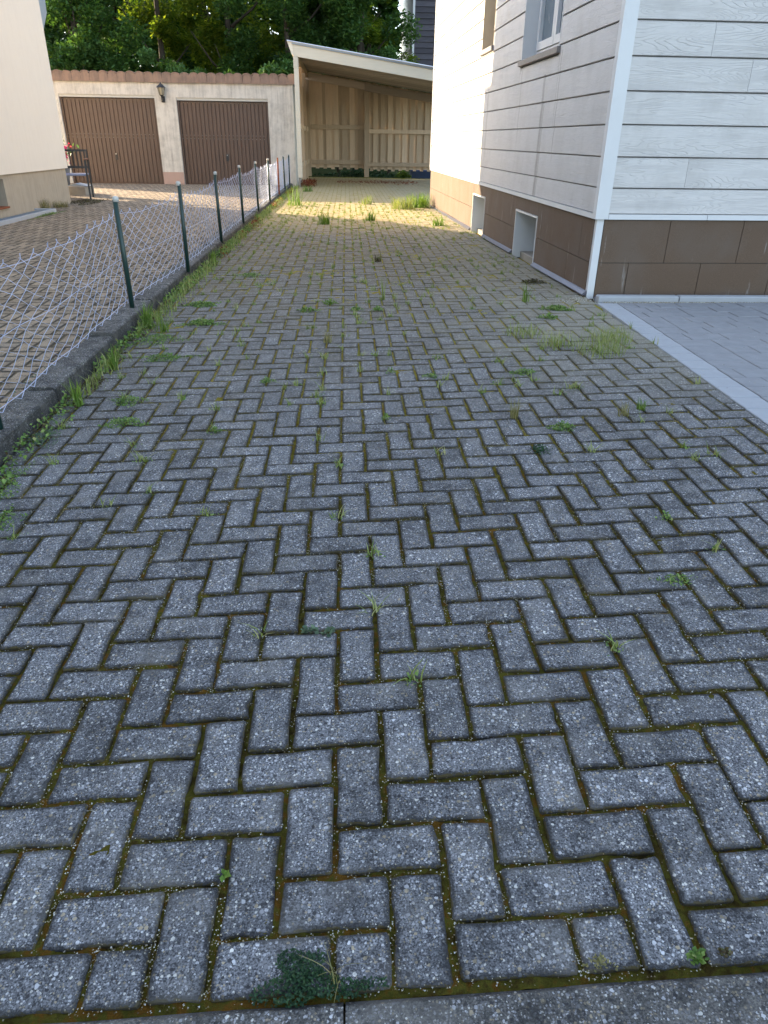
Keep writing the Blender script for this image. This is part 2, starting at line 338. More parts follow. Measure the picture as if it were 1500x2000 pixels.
# ================================================================== HERRINGBONE PAVING
OX, OY = -.5364, .7441
def brick_mesh(name, hx, hy, n_side, jit, mat, r, depth=.05, rnd=0., crown=.0015):
    """worn block: inner top, outer top, rounded shoulder, skirt"""
    pts = []; cr = .012
    cs = [(-hx+cr*.4, -hy), (hx-cr*.4, -hy), (hx, -hy+cr*.4), (hx, hy-cr*.4), (hx-cr*.4, hy), (-hx+cr*.4, hy), (-hx, hy-cr*.4), (-hx, -hy+cr*.4)]
    for i in range(8):
        a, b = cs[i], cs[(i+1) % 8]; pts.append(a); L = math.hypot(b[0]-a[0], b[1]-a[1])
        if n_side and L > .05:
            m_ = n_side if L < .12 else n_side+1
            for k in range(1, m_): t = k/m_; pts.append((a[0]+(b[0]-a[0])*t, a[1]+(b[1]-a[1])*t))
    P = []
    for (x, y) in pts:
        l = math.hypot(x, y); j = r.uniform(-jit, jit*.5); P.append((x+x/l*j, y+y/l*j))
    n = len(P); V = []; E = []
    def ring(ins, z, e):
        for x, y in P:
            V.append((x-math.copysign(min(ins, abs(x)), x), y-math.copysign(min(ins, abs(y)), y), z+(r.uniform(-.0006, .0006) if e else 0))); E.append(e)
    ring(.011, crown*.2, 1.); ring(.0022, 0., .15); ring(.0, -.003, 0.); ring(-.0005, -depth, 0.)
    Fc = [tuple(range(n))]
    for k in range(3):
        for i in range(n): Fc.append((k*n+i, (k+1)*n+i, (k+1)*n+(i+1) % n, k*n+(i+1) % n))
    return V, Fc, E
def mk(name, V, Fc, E, mat, rnd):
    me = bpy.data.meshes.new(name); me.from_pydata(V, [], Fc)
    a = me.attributes.new('edge', 'FLOAT', 'POINT'); a.data.foreach_set('value', np.array(E, np.float32))
    a = me.attributes.new('rnd', 'FLOAT', 'POINT'); a.data.foreach_set('value', np.full(len(V), rnd, np.float32) if np.isscalar(rnd) else np.array(rnd, np.float32))
    me.materials.append(mat); me.update(); return me
def herring(i0, i1, j0, j1, xmin, xmax, ymin, ymax, ox, oy):
    out = []
    for j in range(j0, j1):
        for i in range(i0, i1):
            k = (i-j) % 4
            if k == 0: r = (i, j, i+2, j+1, 0)
            elif k == 3: r = (i, j, i+1, j+2, 1)
            else: continue
            x0, y0, x1, y1 = ox+.1*r[0], oy+.1*r[1], ox+.1*r[2], oy+.1*r[3]; yc = (y0+y1)/2
            a, b = xmin(yc), xmax(yc); c, d = ymin, ymax
            u0, u1, v0, v1 = max(x0, a), min(x1, b), max(y0, c), min(y1, d)
            if u1-u0 < .03 or v1-v0 < .03: continue
            full = (u1-u0)*(v1-v0) > .0199; out.append((u0, u1, v0, v1, r[4], full))
    return out
def lay(parent, bricks, zfn, mat, joint, maxobj, name, nvar=10, tiltamp=.010, zamp=.0022):
    r = random.Random(11)
    var = [[mk('block_shape', *brick_mesh('b', .1-joint/2, .05-joint/2, 3, .0022+.0011*(q_ % 3), mat, r), mat, 0.) for q_ in range(nvar)] for _ in range(1)][0]
    hi = []; lo = []
    for b in bricks:
        c = ((b[0]+b[1])/2, (b[2]+b[3])/2); z = float(zfn(*c))
        p = (c[0], c[1], z); d = (c[0]**2+c[1]**2+z**2)
        (hi if in_view(p, 40) else lo).append((d, b, c, z))
    hi.sort(key=lambda t: t[0]); lo += hi[maxobj:]; hi = hi[:maxobj]
    for d, b, c, z in hi:
        zz = z + r.uniform(-zamp, zamp)
        sx = (zfn(c[0]+.1, c[1])-zfn(c[0]-.1, c[1]))/.2; sy = (zfn(c[0], c[1]+.1)-zfn(c[0], c[1]-.1))/.2
        if b[5]: me = r.choice(var)
        else:
            hx, hy = (b[1]-b[0]-joint)/2, (b[3]-b[2]-joint)/2
            if b[4]: hx, hy = hy, hx
            me = mk('cut_block_shape', *brick_mesh('c', hx, hy, 2, .002, mat, r), mat, 0.)
        o = bpy.data.objects.new(name, me); C.objects.link(o); o.parent = parent
        rot = Matrix.Rotation(r.gauss(0, .009)+(math.pi/2 if b[4] else 0)+(math.pi if r.random() < .5 and b[5] else 0), 4, 'Z')
        nrm = Vector((-sx+r.gauss(0, tiltamp), -sy+r.gauss(0, tiltamp), 1)).normalized()
        T = Vector((0, 0, 1)).rotation_difference(nrm).to_matrix().to_4x4()
        o.matrix_local = Matrix.Translation((c[0]+r.gauss(0, .0012), c[1]+r.gauss(0, .0012), zz)) @ T @ rot
    V = []; Fc = []; E = []; Rn = []
    for d, b, c, z in lo:
        hx, hy = (b[1]-b[0]-joint)/2, (b[3]-b[2]-joint)/2
        v, f, e = brick_mesh('l', hx, hy, 0, .0015, mat, r, .03)
        n = len(V); q = r.random(); tx, ty = r.gauss(0, tiltamp), r.gauss(0, tiltamp); zj = r.uniform(-zamp, zamp); an = r.gauss(0, .009)
        for x, y, z_ in v:
            X = c[0]+x-y*an; Y = c[1]+y+x*an; V.append((X, Y, float(zfn(X, Y))+z_+tx*x+ty*y+zj))
        Fc += [tuple(i+n for i in ff) for ff in f]; E += e; Rn += [q]*len(v)
    o = link('far_'+name+'s', mk('far_block_field', V, Fc, E, mat, Rn), parent); o['kind'] = 'stuff'
def vnoise(X, Y, cell, seed):
    r = np.random.default_rng(seed); G = r.random((256, 256)); x = X/cell+500; y = Y/cell+500
    xi = np.floor(x).astype(int); yi = np.floor(y).astype(int); fx = x-xi; fy = y-yi; fx = fx*fx*(3-2*fx); fy = fy*fy*(3-2*fy)
    g = lambda a, b: G[a % 256, b % 256]
    return (g(xi, yi)*(1-fx)+g(xi+1, yi)*fx)*(1-fy)+(g(xi, yi+1)*(1-fx)+g(xi+1, yi+1)*fx)*fy
def bed(name, bands, zfn, mat, base, amp, parent=None, clipx=False):
    Vs = []; Fs = []; n = 0
    for (x0, x1, y0, y1, st) in bands:
        xs = np.linspace(x0, x1, int((x1-x0)/st)+2); ys = np.linspace(y0, y1, int((y1-y0)/st)+2)
        X, Y = np.meshgrid(xs, ys); Z = np.vectorize(zfn)(X[:, ::1], Y) if False else zfn(X, Y)
        Z = Z + base + (.0022*np.clip((Y-3)/3, 0, 1) if clipx else 0) + amp*(vnoise(X, Y, .03, 1)+.9*vnoise(X, Y, .010, 2)+.7*vnoise(X, Y, .25, 3)-1.3)
        if clipx: Z = np.minimum(Z, zfn(X, Y)-.0022+.0045*np.clip((Y-4)/3, 0, 1))
        if clipx: Z = np.where(X > np.vectorize(xmax_drive)(Y)-.004, Z-.03, Z)
        nx, ny = len(xs), len(ys); idx = np.arange(nx*ny).reshape(ny, nx)+n
        Fs.append(np.stack([idx[:-1, :-1], idx[:-1, 1:], idx[1:, 1:], idx[1:, :-1]], -1).reshape(-1, 4))
        Vs.append(np.stack([X, Y, Z], -1).reshape(-1, 3)); n += nx*ny
    return link(name, np_mesh(name, np.concatenate(Vs), np.concatenate(Fs), mat, smooth=True), parent)
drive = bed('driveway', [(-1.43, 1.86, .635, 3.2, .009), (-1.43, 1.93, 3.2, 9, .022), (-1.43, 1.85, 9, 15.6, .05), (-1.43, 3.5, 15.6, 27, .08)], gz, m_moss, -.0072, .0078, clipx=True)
tag(drive, kind='structure')
dbr = herring(-10, 42, -3, 264, lambda y: -1.425, xmax_drive, .645, 26.6, OX, OY)
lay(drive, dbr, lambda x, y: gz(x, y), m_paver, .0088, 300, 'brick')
yard = bed('yard_paving', [(-5.3, -1.6, 1.5, 15.5, .04), (-9.6, -1.6, 15.5, 21.3, .08)], lambda X, Y: yz(Y), m_soil, -.006, .004)
tag(yard, kind='structure')
ybr = herring(-84, 1, 0, 206, lambda y: -5.25 if y < 14.85 else -9.4, lambda y: -1.615, 1.9, 21.12, -1.66, 1.5)
lay(yard, ybr, lambda x, y: float(yz(y)), m_yard, .008, 300, 'brick', nvar=4, tiltamp=.005, zamp=.001)
# street edge: exposed aggregate kerb slabs in front of the first row
edge = MB().add([(x, y, float(gz(x, .65))-.022) for y in (.2, .632) for x in (-1.5, 2.2)], [(0, 1, 3, 2)]).build('edging_bed', m_soil); edge['kind'] = 'structure'
for k, (x0, x1) in enumerate(((-2.03, -1.025), (-1.02, -.018), (-.016, .988), (.991, 1.99))):
    V = []; Fc = []; E = []
    nx = 10
    for yy, dz, e in ((.30, 0, .8), (.625, 0, .9), (.636, -.008, .1), (.637, -.09, 0)):
        for i in range(nx+1):
            x = x0+.0008+(x1-x0-.0016)*i/nx; V.append((x, yy+(random.uniform(-.0015, .0015) if yy > .6 else 0), float(gz(x, .65))+.003+dz)); E.append(e)
    for q in range(3):
        for i in range(nx): Fc.append((q*(nx+1)+i, q*(nx+1)+i+1, (q+1)*(nx+1)+i+1, (q+1)*(nx+1)+i))
    o = link('edging_slab', mk('edging_slab', V, Fc, E, m_kerb, random.random()), edge)
# ================================================================== KERB between driveway and yard
kerb = MB().box((-1.60, .3, -1.4), (-1.445, 20.8, -1.17)).build('kerb', m_conc); kerb['kind'] = 'structure'
y = .45; r = random.Random(3)
while y < 20.7:
    L = 1.0; n = 9; V = []; Fc = []; E = []; z0 = float(gz(-1.43, y+.5))+.085+r.uniform(-.008, .008); dx = r.uniform(-.008, .008); tl = r.uniform(-.006, .006)
    prof = [(-1.60, -.12), (-1.60, -.006), (-1.592, 0), (-1.457, .002), (-1.445, -.010), (-1.437, -.16)]
    for i in range(n+1):
        yy = y+.006+(L-.012)*i/n
        for q, (px, pz) in enumerate(prof):
            j = r.uniform(-.003, .003) if q in (3, 4) else 0
            V.append((px+dx+j, yy, z0+pz+tl*(i/n-.5)+j)); E.append(.7 if q in (2, 3) else .25)
    m = len(prof)
    for i in range(n):
        for q in range(m-1): Fc.append((i*m+q, i*m+q+1, (i+1)*m+q+1, (i+1)*m+q))
    Fc += [tuple(range(m))[::-1], tuple(n*m+q for q in range(m))]
    link('kerb_stone', mk('kerb_stone', V, Fc, E, m_kerb, r.random()), kerb); y += L
# ================================================================== GREY PAVING on the right, border slabs, low kerb at the house
gp = MB().box((1.80, .3, -1.2), (5.2, 5.66, -1.137)).build('grey_paving', m_conc); gp['kind'] = 'structure'
def gpz(x): return -1.087 + .006*(x-1.9)
def slab(x0, x1, y0, y1, mat, nm='slab', top=0, dz=0):
    o = MB().box((x0+.0025, y0+.0025, -.05), (x1-.0025, y1-.0025, 0), bev=.003).build(nm, mat, gp); o.location = (0, 0, gpz(x0)+random.uniform(-.0012, .0012)+top); return o
y = 1.0
while y < 5.46:
    xl = float(np.interp(y+.08, [.6, 2.86, 5.5], [1.797, 1.837, 1.902])); slab(xl, xl+.155, y, min(y+.16, 5.5), m_slab_light); y += .16
y = 1.0; rr = random.Random(5)
while y < 5.42:
    h = .16; x = float(np.interp(y+.08, [.6, 2.86, 5.5], [1.797, 1.837, 1.902]))+.157
    first = rr.choice((.08, .16, .24, .12))
    while x < 4.9:
        L = first if first else rr.choice((.16, .24, .32)); first = None
        slab(x, min(x+L, 5), y, min(y+h, 5.5), m_slab); x += L
    y += h
for x0, x1 in ((1.925, 2.555), (2.56, 3.56), (3.565, 4.565), (4.57, 5.15)):
    o = MB().box((x0, 5.52, -1.18), (x1-.004, 5.60, -1.045), bev=.008).build('kerb_stone', m_slab_light, gp)
# grit along the foot of the low kerb
# ================================================================== scatter helpers
def crumbs(name, pts, smin, smax, mat, label, cat, seed=1, flat=.5):
    r = np.random.default_rng(seed); P = np.asarray(pts, np.float32); n = len(P)
    s = r.uniform(smin, smax, n)[:, None]; a = r.uniform(0, 6.283, n)
    ring = [(0, 1), (2.1, .8), (4.2, .9)]; V = []
    for da, q in ring: V.append(P+np.stack([np.cos(a+da)*q, np.sin(a+da)*q, r.uniform(-.15, .25, n)], 1)*s)
    V.append(P+np.stack([r.uniform(-.2, .2, n), r.uniform(-.2, .2, n), np.full(n, .9)*flat+r.uniform(0, .4, n)], 1)*s)
    V = np.stack(V, 1).reshape(-1, 3); b = np.arange(n)[:, None]*4
    Fc = np.concatenate([b+[0, 1, 3], b+[1, 2, 3], b+[2, 0, 3]], 0)
    o = link(name, np_mesh(name, V, Fc, mat, {'rnd': np.repeat(r.random(n), 4)})); return tag(o, label, cat, kind='stuff')
# pale crumbs lying in and beside the joints of the near rows
r = random.Random(21); pts = []
near = [b for b in dbr if b[2] < 6.5]
for _ in range(60000):
    b = near[int(len(near)*r.random()**1.35)]; t = r.random(); sd_ = r.randrange(4); off = r.gauss(0, .0055)
    if sd_ == 0: x, y = b[0]+(b[1]-b[0])*t, b[2]+off
    elif sd_ == 1: x, y = b[0]+(b[1]-b[0])*t, b[3]+off
    elif sd_ == 2: x, y = b[0]+off, b[2]+(b[3]-b[2])*t
    else: x, y = b[1]+off, b[2]+(b[3]-b[2])*t
    if y < .64: continue
    if math.sin(x*9+1.7*math.sin(y*7))+math.sin(y*11+x*5) < r.uniform(-1.9, 1.1): continue
    pts.append((x, y, float(gz(x, y))-(.003 if abs(off) < .005 else -.0005)))
crumbs('pale_crumbs', pts, .0009, .0026, m_speck, 'pale tan seeds and grit gathered in the paving joints', 'grit', 2)
pts = [(x, y, float(gz(x, y))+.0008) for x, y in ((r.uniform(-1.4, 1.8), .65+r.random()**1.5*4) for _ in range(2600))]
crumbs('loose_grit', pts, .0008, .0026, m_speck, 'loose pale grit scattered over the faces of the pavers', 'grit', 3)
pts = [(r.uniform(1.95, 3.4), 5.515-abs(r.gauss(0, .028)), -1.085) for _ in range(2500)]
crumbs('kerb_grit', pts, .0015, .005, m_speck, 'tan grit along the foot of the low grey kerb', 'grit', 4)
pts = [(r.uniform(1.85, 4), r.uniform(2.6, 5.5), -1.0845) for _ in range(500)]
crumbs('slab_grit', pts, .0015, .004, m_speck, 'a little grit scattered over the grey paving', 'grit', 8)
pts = [(1.80+r.gauss(0, .12), 5.62+r.gauss(0, .07), float(gz(1.8, 5.6))+.001) for _ in range(500)]
crumbs('corner_grit', pts, .002, .007, m_speck, 'pale grit in front of the brown house corner', 'grit', 6)
pts = [(r.uniform(-.3, 2.2), 24.1+r.gauss(0, .5), float(gz(1, 24))+.004) for _ in range(420)]
crumbs('dead_leaves', pts, .02, .05, m_rust, 'dark red dead leaves blown together on the floor under the carport', 'dead leaves', 5, .1)
# ------------------------------------------------------------------ plants
class Leaves:
    def __init__(s, seed=0): s.r = np.random.default_rng(seed); s.V = []; s.F = []; s.R = []; s.n = 0
    def leafs(s, P, size, up=.6, long=1.5, rv=None):
        n = len(P); r = s.r; a = r.uniform(0, 2*np.pi, n); el = r.normal(up, .5, n)
        d = np.stack([np.cos(a)*np.cos(el), np.sin(a)*np.cos(el), np.sin(el)], 1)
        q = np.stack([-np.sin(a), np.cos(a), r.normal(0, .35, n)], 1); q /= np.linalg.norm(q, axis=1)[:, None]
        sz = (r.uniform(.6, 1.3, n)*size)[:, None]
        nn = np.cross(d, q)
        V = np.stack([P, P+d*sz*long*.55+q*sz*.5+nn*sz*.12, P+d*sz*long, P+d*sz*long*.55-q*sz*.5+nn*sz*.12], 1).reshape(-1, 3)
        s.V.append(V); b = np.arange(n)[:, None]*4+s.n; s.F.append(b+[0, 1, 2, 3]); s.n += 4*n
        s.R.append(np.repeat(r.random(n) if rv is None else rv, 4)); return s
    def blades(s, P, h, lean, wid, seg=3):
        n = len(P); r = s.r; a = r.uniform(0, 2*np.pi, n); le = r.uniform(.15, 1, n)*lean; H = r.uniform(.5, 1.1, n)*h; w = r.uniform(.7, 1.2, n)*wid
        dr = np.stack([np.cos(a), np.sin(a), 0*a], 1); sd_ = np.stack([-np.sin(a), np.cos(a), 0*a], 1); L = []
        for k in range(seg+1):
            t = k/seg; c = P+dr*(le*H*t**1.8)[:, None]+np.array([0, 0, 1.])*(H*(t-.28*le*t*t))[:, None]
            ww = (w*(1-t)**.7*.5+.0002)[:, None]; L += [c+sd_*ww, c-sd_*ww]
        V = np.stack(L, 1).reshape(-1, 3); m = 2*(seg+1); b = np.arange(n)[:, None]*m+s.n
        for k in range(seg): s.F.append(b+[2*k, 2*k+1, 2*k+3, 2*k+2])
        s.V.append(V); s.n += n*m; s.R.append(np.repeat(r.random(n), m)); return s
    def build(s, name, mat, parent=None):
        return link(name, np_mesh(name, np.concatenate(s.V), np.concatenate(s.F), mat, {'rnd': np.concatenate(s.R)}), parent)
def disc(r, cx, cy, rx, ry, n, lump=True, pw=.6):
    a = r.uniform(0, 2*np.pi, n); q = r.random(n)**pw
    k = 1+.35*np.sin(a*3+cx*40)+.22*np.sin(a*5+cy*33) if lump else 1
    return np.stack([cx+np.cos(a)*q*rx*k, cy+np.sin(a)*q*ry*k], 1)
def on_ground(P2, h=0, zf=gz): 
    z = zf(P2[:, 0], P2[:, 1])+h; return np.concatenate([P2, z[:, None]], 1)
def weed_mat(x, y, rx, ry, n, mat, label, name='weed_mat', leaf=.008, h=.02, cat='weed', group=None, seed=None, stalks=0, z=gz):
    L = Leaves(seed or int(abs(x*1000+y*77)) % 9999); P = disc(L.r, x, y, rx, ry, n)
    q = np.hypot((P[:, 0]-x)/rx, (P[:, 1]-y)/ry); P3 = on_ground(P, 0, z); P3[:, 2] += L.r.random(n)*h*np.clip(1.2-q, .15, 1)
    L.leafs(P3, leaf, .35, 1.3)
    if stalks: L.blades(on_ground(disc(L.r, x, y, rx*.3, ry*.3, stalks), 0, z), h*6, .8, .002)
    return tag(L.build(name, mat), label, cat, group)
def tuft(x, y, rad, n, h, lean, wid, mat, label, name='grass_tuft', cat='grass tuft', group=None, z=gz, dz=0):
    L = Leaves(int(abs(x*1313+y*717)) % 9999); L.blades(on_ground(disc(L.r, x, y, rad, rad, n, False), dz, z), h, lean, wid, 4)
    return tag(L.build(name, mat), label, cat, group)
weed_mat(-.085, .668, .062, .042, 1500, m_dmat, 'dark green creeping clover mat at the street edge, bottom of the photo', leaf=.0042, h=.018, stalks=0)
weed_mat(.0, .655, .05, .012, 260, m_dmat, 'thin dark runner trailing right from the clover mat at the street edge', leaf=.004, h=.008)
tuft(-.03, .665, .008, 9, .10, .9, .0016, m_drygrass, 'few pale dry stalks rising from the clover mat at the street edge', 'grass_stalks', 'grass')
weed_mat(.553, .662, .012, .009, 50, m_mat, 'tiny light green rosette on the street edge joint, right of a pale weed', leaf=.008, h=.008)
weed_mat(.600, .664, .012, .006, 45, m_brownweed, 'tiny reddish green weed in the street edge joint near the right corner', leaf=.005, h=.008)
weed_mat(.392, .662, .022, .012, 70, m_drygrass, 'pale yellowish weed standing in the street edge joint', leaf=.0045, h=.025)
weed_mat(-.241, .862, .006, .006, 9, m_grass, 'lone bright green seedling in a joint near the lower left', 'seedling', leaf=.011, h=.006)
weed_mat(-.112, 1.548, .020, .010, 26, m_bluegreen, 'left one of two grey green rosettes in a joint at mid foreground', leaf=.012, h=.008)
weed_mat(-.065, 1.535, .014, .014, 24, m_bluegreen, 'right one of two grey green rosettes in a joint at mid foreground', leaf=.012, h=.014)
weed_mat(.937, 1.69, .05, .028, 150, m_mat, 'loose light green weed lying across a paver at the right, amid dark joints', leaf=.007, h=.014)
for (x, y, h, n, lb) in ((-1.335, 3.44, .145, 34, 'nearest bright green grass clump at the foot of the kerb'), (-1.325, 4.02, .15, 30, 'second bright green grass clump from the camera beside the kerb'),
                         (-1.365, 4.95, .19, 60, 'large arching grass clump at the kerb below the second fence post'), (-1.35, 7.6, .16, 60, 'broad grass clump on the kerb edge below the third fence post'),
                         (-1.36, 11.6, .20, 26, 'upright dark green grass clump below the fifth fence post')):
    tuft(x, y, .022+.0001*n, n, h, .55, .0075, m_grass, lb)
tuft(-1.24, 4.85, .05, 60, .14, 1.2, .004, m_grass, 'sprawling thin grass leaning out from the large kerb clump')
MATS = [(-1.10, 3.46, .085, .055, 420, m_mat, 'lower flat green mat in front of the nearest kerb grass clump'), (-1.04, 3.16, .095, .05, 460, m_mat, 'flat green mat spread on the pavers left, nearest of the kerb mats'),
        (-1.08, 4.20, .15, .07, 700, m_mat, 'wide green mat right of the second kerb grass clump'), (-1.22, 4.62, .16, .14, 800, m_mat, 'thick green weeds between the kerb and the large arching clump'),
        (-1.13, 5.64, .13, .07, 620, m_mat, 'far of two bright green mats right of the kerb'), (-1.02, 5.04, .13, .075, 620, m_mat, 'near of two bright green mats right of the kerb'),
        (-1.36, 3.0, .07, .13, 420, m_bluegreen, 'blue green weeds crowded against the kerb at the left'), (-1.33, 2.55, .06, .16, 460, m_mat, 'green weed creeping along the left border of the driveway'),
        (-1.22, 2.25, .06, .10, 260, m_mat, 'small green weed patch at the left picture edge'), (-1.37, 3.75, .05, .16, 520, m_brownweed, 'brownish green weeds between two bright clumps at the kerb'),
        (1.53, 5.28, .11, .085, 700, m_mat, 'rich green weed mat in front of the house corner'), (.935, 2.90, .065, .04, 360, m_mat, 'round green mat on the pavers at the right, mid distance'),
        (.94, 3.71, .09, .04, 380, m_mat, 'narrow green mat on the right half of the driveway'), (1.40, 5.0, .08, .05, 260, m_mat, 'small green mat just nearer than the weed mat by the corner'),
        (.775, 2.66, .05, .035, 190, m_dmat, 'dark green mat left of the round one'), (-.435, 3.70, .05, .035, 170, m_mat, 'small green weed mat left of the driveway centre'),
        (-.60, 3.02, .04, .028, 120, m_mat, 'tiny green weed mat lower left of the driveway centre'), (.44, 3.70, .05, .04, 180, m_mat, 'green weed with reddish leaves right of centre'),
        (.23, 3.80, .035, .03, 90, m_mat, 'little weed left of the reddish green one'), (-.14, 5.62, .07, .06, 220, m_grass, 'fresh green weed in the middle of the driveway'),
        (-.30, 5.38, .08, .05, 260, m_mat, 'low green weed left of the fresh one in the middle'), (.06, 5.4, .045, .04, 150, m_mat, 'green weed right of the fresh one in the middle'),
        (.22, 5.37, .05, .04, 170, m_mat, 'darker small weed farther right on the middle row'), (.17, 3.09, .028, .022, 60, m_grass, 'bright green sprig at the centre of the driveway'),
        (1.63, 6.42, .13, .10, 520, m_brownweed, 'withered brown weed by the metal strip of the house wall'), (-.9, 6.9, .12, .07, 300, m_mat, 'green mat left of the driveway behind the two bright ones'),
        (1.05, 2.05, .035, .02, 60, m_mat, 'small light green weed in a joint at the right edge region')]
for (x, y, rx, ry, n, m_, lb) in MATS:
    if x > -.9: rx, ry, n = rx*.85, ry*.8, int(n*.8)
    weed_mat(x, y, rx, ry, n, m_, lb, leaf=.008 if y < 5 else .011, h=.03)
TUFTS = [(1.46, 4.07, .15, 210, .13, 1.4, .0028, m_olive, 'largest wispy pale grass tuft at the right edge of the pavers'), (1.62, 4.33, .13, 170, .12, 1.4, .0028, m_olive, 'wispy grass tuft touching the pale border slabs'),
         (1.27, 4.25, .12, 120, .11, 1.2, .0035, m_olive, 'wispy grass left of the largest tuft'), (1.12, 4.55, .12, 110, .09, 1.2, .0035, m_olive, 'thin pale grass farther left of the tufts'),
         (1.375, 5.58, .03, 24, .17, .5, .006, m_grass, 'upright leafy plant before the brown wall'), (.755, 3.06, .02, 40, .10, .8, .003, m_drygrass, 'yellowed dry grass tuft right of centre'),
         (1.25, 3.02, .03, 40, .08, .9, .003, m_drygrass, 'dry yellowish tuft near the pale border'), (1.36, 3.10, .025, 34, .06, .9, .004, m_grass, 'fresh short tuft right of a dry one'),
         (-.13, 4.47, .03, 40, .09, 1.0, .0035, m_drygrass, 'yellow dry tuft left of the driveway centre'), (.28, 5.75, .012, 14, .20, .3, .006, m_olive, 'single tall thin grass stem bunch in mid driveway'),
         (-.99, 14.9, .14, 60, .42, .8, .009, m_grass, 'tall bright sunlit weed beside the kerb near the carport'), (1.05, 14.5, .22, 170, .26, .9, .014, m_olive, 'left sunlit grass clump near the far house corner'),
         (1.38, 14.9, .25, 220, .30, .9, .014, m_grass, 'right sunlit grass clump near the far house corner'), (-.34, 11.5, .08, 60, .20, .8, .012, m_grass, 'bright green tuft just within the shade left of centre'),
         (.37, 12.1, .08, 50, .17, .8, .012, m_grass, 'bright green tuft at the shade line right of centre'), (1.36, 11.4, .09, 60, .16, .9, .012, m_grass, 'green tuft at the shade line near the house wall'),
         (.40, 15.5, .10, 50, .22, .9, .012, m_olive, 'thin grass at the far end of the sunny strip'), (-.98, 19.3, .14, 70, .18, .9, .012, m_grass, 'grass tuft at the foot of the carport post'),
         (.30, 7.75, .05, 26, .10, .9, .008, m_brownweed, 'dark withered tuft on the middle of the driveway')]
for t_ in TUFTS: tuft(*t_[:8], t_[8])
# small weeds nobody would count: joints, kerb foot, yard edge
L = Leaves(501); r_ = L.r
P = []
for _ in range(6500):
    b = dbr[int(len(dbr)*r_.random())]; yv = b[2]
    if not (.7 < yv < 16): continue
    dens = np.interp(yv, [.7, 2, 3.5, 6, 9, 12, 15, 16], [.02, .05, .22, .34, .42, .75, .9, .25])
    if math.sin(b[0]*6+1.3)+math.sin(yv*2.3+b[0]*2) < -.2: dens *= .5
    if r_.random() > dens: continue
    P.append((b[0]+r_.normal(0, .003) if b[4] else r_.uniform(b[0], b[1]), r_.uniform(b[2], b[3]) if b[4] else b[2]))
P = np.array(P); reps = 10; PP = np.repeat(P, reps, 0)+r_.normal(0, .010, (len(P)*reps, 2)); L.blades(on_ground(PP, -.004), .055, 1.3, .0048)
tag(L.build('joint_grass', m_olive), 'fine thin grass sprouting from the joints all along the driveway', 'grass', kind='stuff')
L = Leaves(503); Q = P[::2]; PP = np.repeat(Q, 12, 0)+L.r.normal(0, .014, (len(Q)*12, 2)); L.leafs(on_ground(PP, .002), .009, .4, 1.3)
tag(L.build('joint_weeds', m_mat), 'small green leaves of weeds in the driveway joints', 'weeds', kind='stuff')
L = Leaves(505); n = 7500; yv = 2.2+L.r.random(n)**.85*18; xv = -1.42+np.abs(L.r.normal(0, .055, n)); msk = np.sin(yv*3.1)+np.sin(yv*7.7+1) > -1.1
PP = np.stack([xv, yv], 1)[msk]; L.leafs(on_ground(PP, L.r.random(len(PP))*.05), .015, .5, 1.4)
tag(L.build('kerb_foot_weeds', m_mat), 'mixed low green weeds along the foot of the kerb', 'weeds', kind='stuff')
L = Leaves(506); n = 2600; yv = 3.5+L.r.random(n)*17.3; xv = -1.39+np.abs(L.r.normal(0, .05, n)); PP = np.stack([xv, yv], 1)[np.sin(yv*2.1+1)+np.sin(yv*5.3) > -.9]
L.blades(on_ground(PP), .10, 1.0, .007); tag(L.build('kerb_foot_grass', m_olive), 'yellow green grass along the foot of the kerb', 'grass', kind='stuff')
L = Leaves(511); n = 5200; yv = 2.0+L.r.random(n)**.8*18; PP = np.stack([-1.42+np.abs(L.r.normal(0, .045, n)), yv], 1)[np.sin(yv*2.3+2)+np.sin(yv*6.1) > -.9]
L.leafs(on_ground(PP, L.r.random(len(PP))*.03), .014, .4, 1.3); tag(L.build('kerb_foot_withered_weeds', m_brownweed), 'withered brown weeds and moss along the foot of the kerb', 'weeds', kind='stuff')
L = Leaves(507); n = 1500; yv = 8+L.r.random(n)*12.8; xv = -1.36+np.abs(L.r.normal(0, .05, n)); PP = np.stack([xv, yv], 1)[np.sin(yv*1.7+2)+np.sin(yv*4.1) > .5]
L.leafs(on_ground(PP, L.r.random(len(PP))*.10), .018, .7, 1.4); tag(L.build('kerb_foot_red_weeds', m_red), 'reddish brown weeds along the far kerb', 'weeds', kind='stuff')
L = Leaves(508); PP = disc(L.r, -1.05, 21.7, .22, .9, 700, False); L.leafs(on_ground(PP, L.r.random(700)*.14), .03, .6, 1.3)
tag(L.build('red_creeper', m_red), 'rust red creeper around the foot of the carport post', 'plant')
L = Leaves(509); n = 2400; yv = 2.4+L.r.random(n)*9; PP = np.stack([-1.62-np.abs(L.r.normal(0, .05, n)), yv], 1)[np.sin(yv*4)+np.sin(yv*1.9) > .1]
L.leafs(on_ground(PP, .01, lambda X, Y: yz(Y)), .012, .4, 1.3); tag(L.build('yard_edge_weeds', m_bluegreen), 'small weeds on the yard side of the kerb behind the fence', 'weeds', kind='stuff')
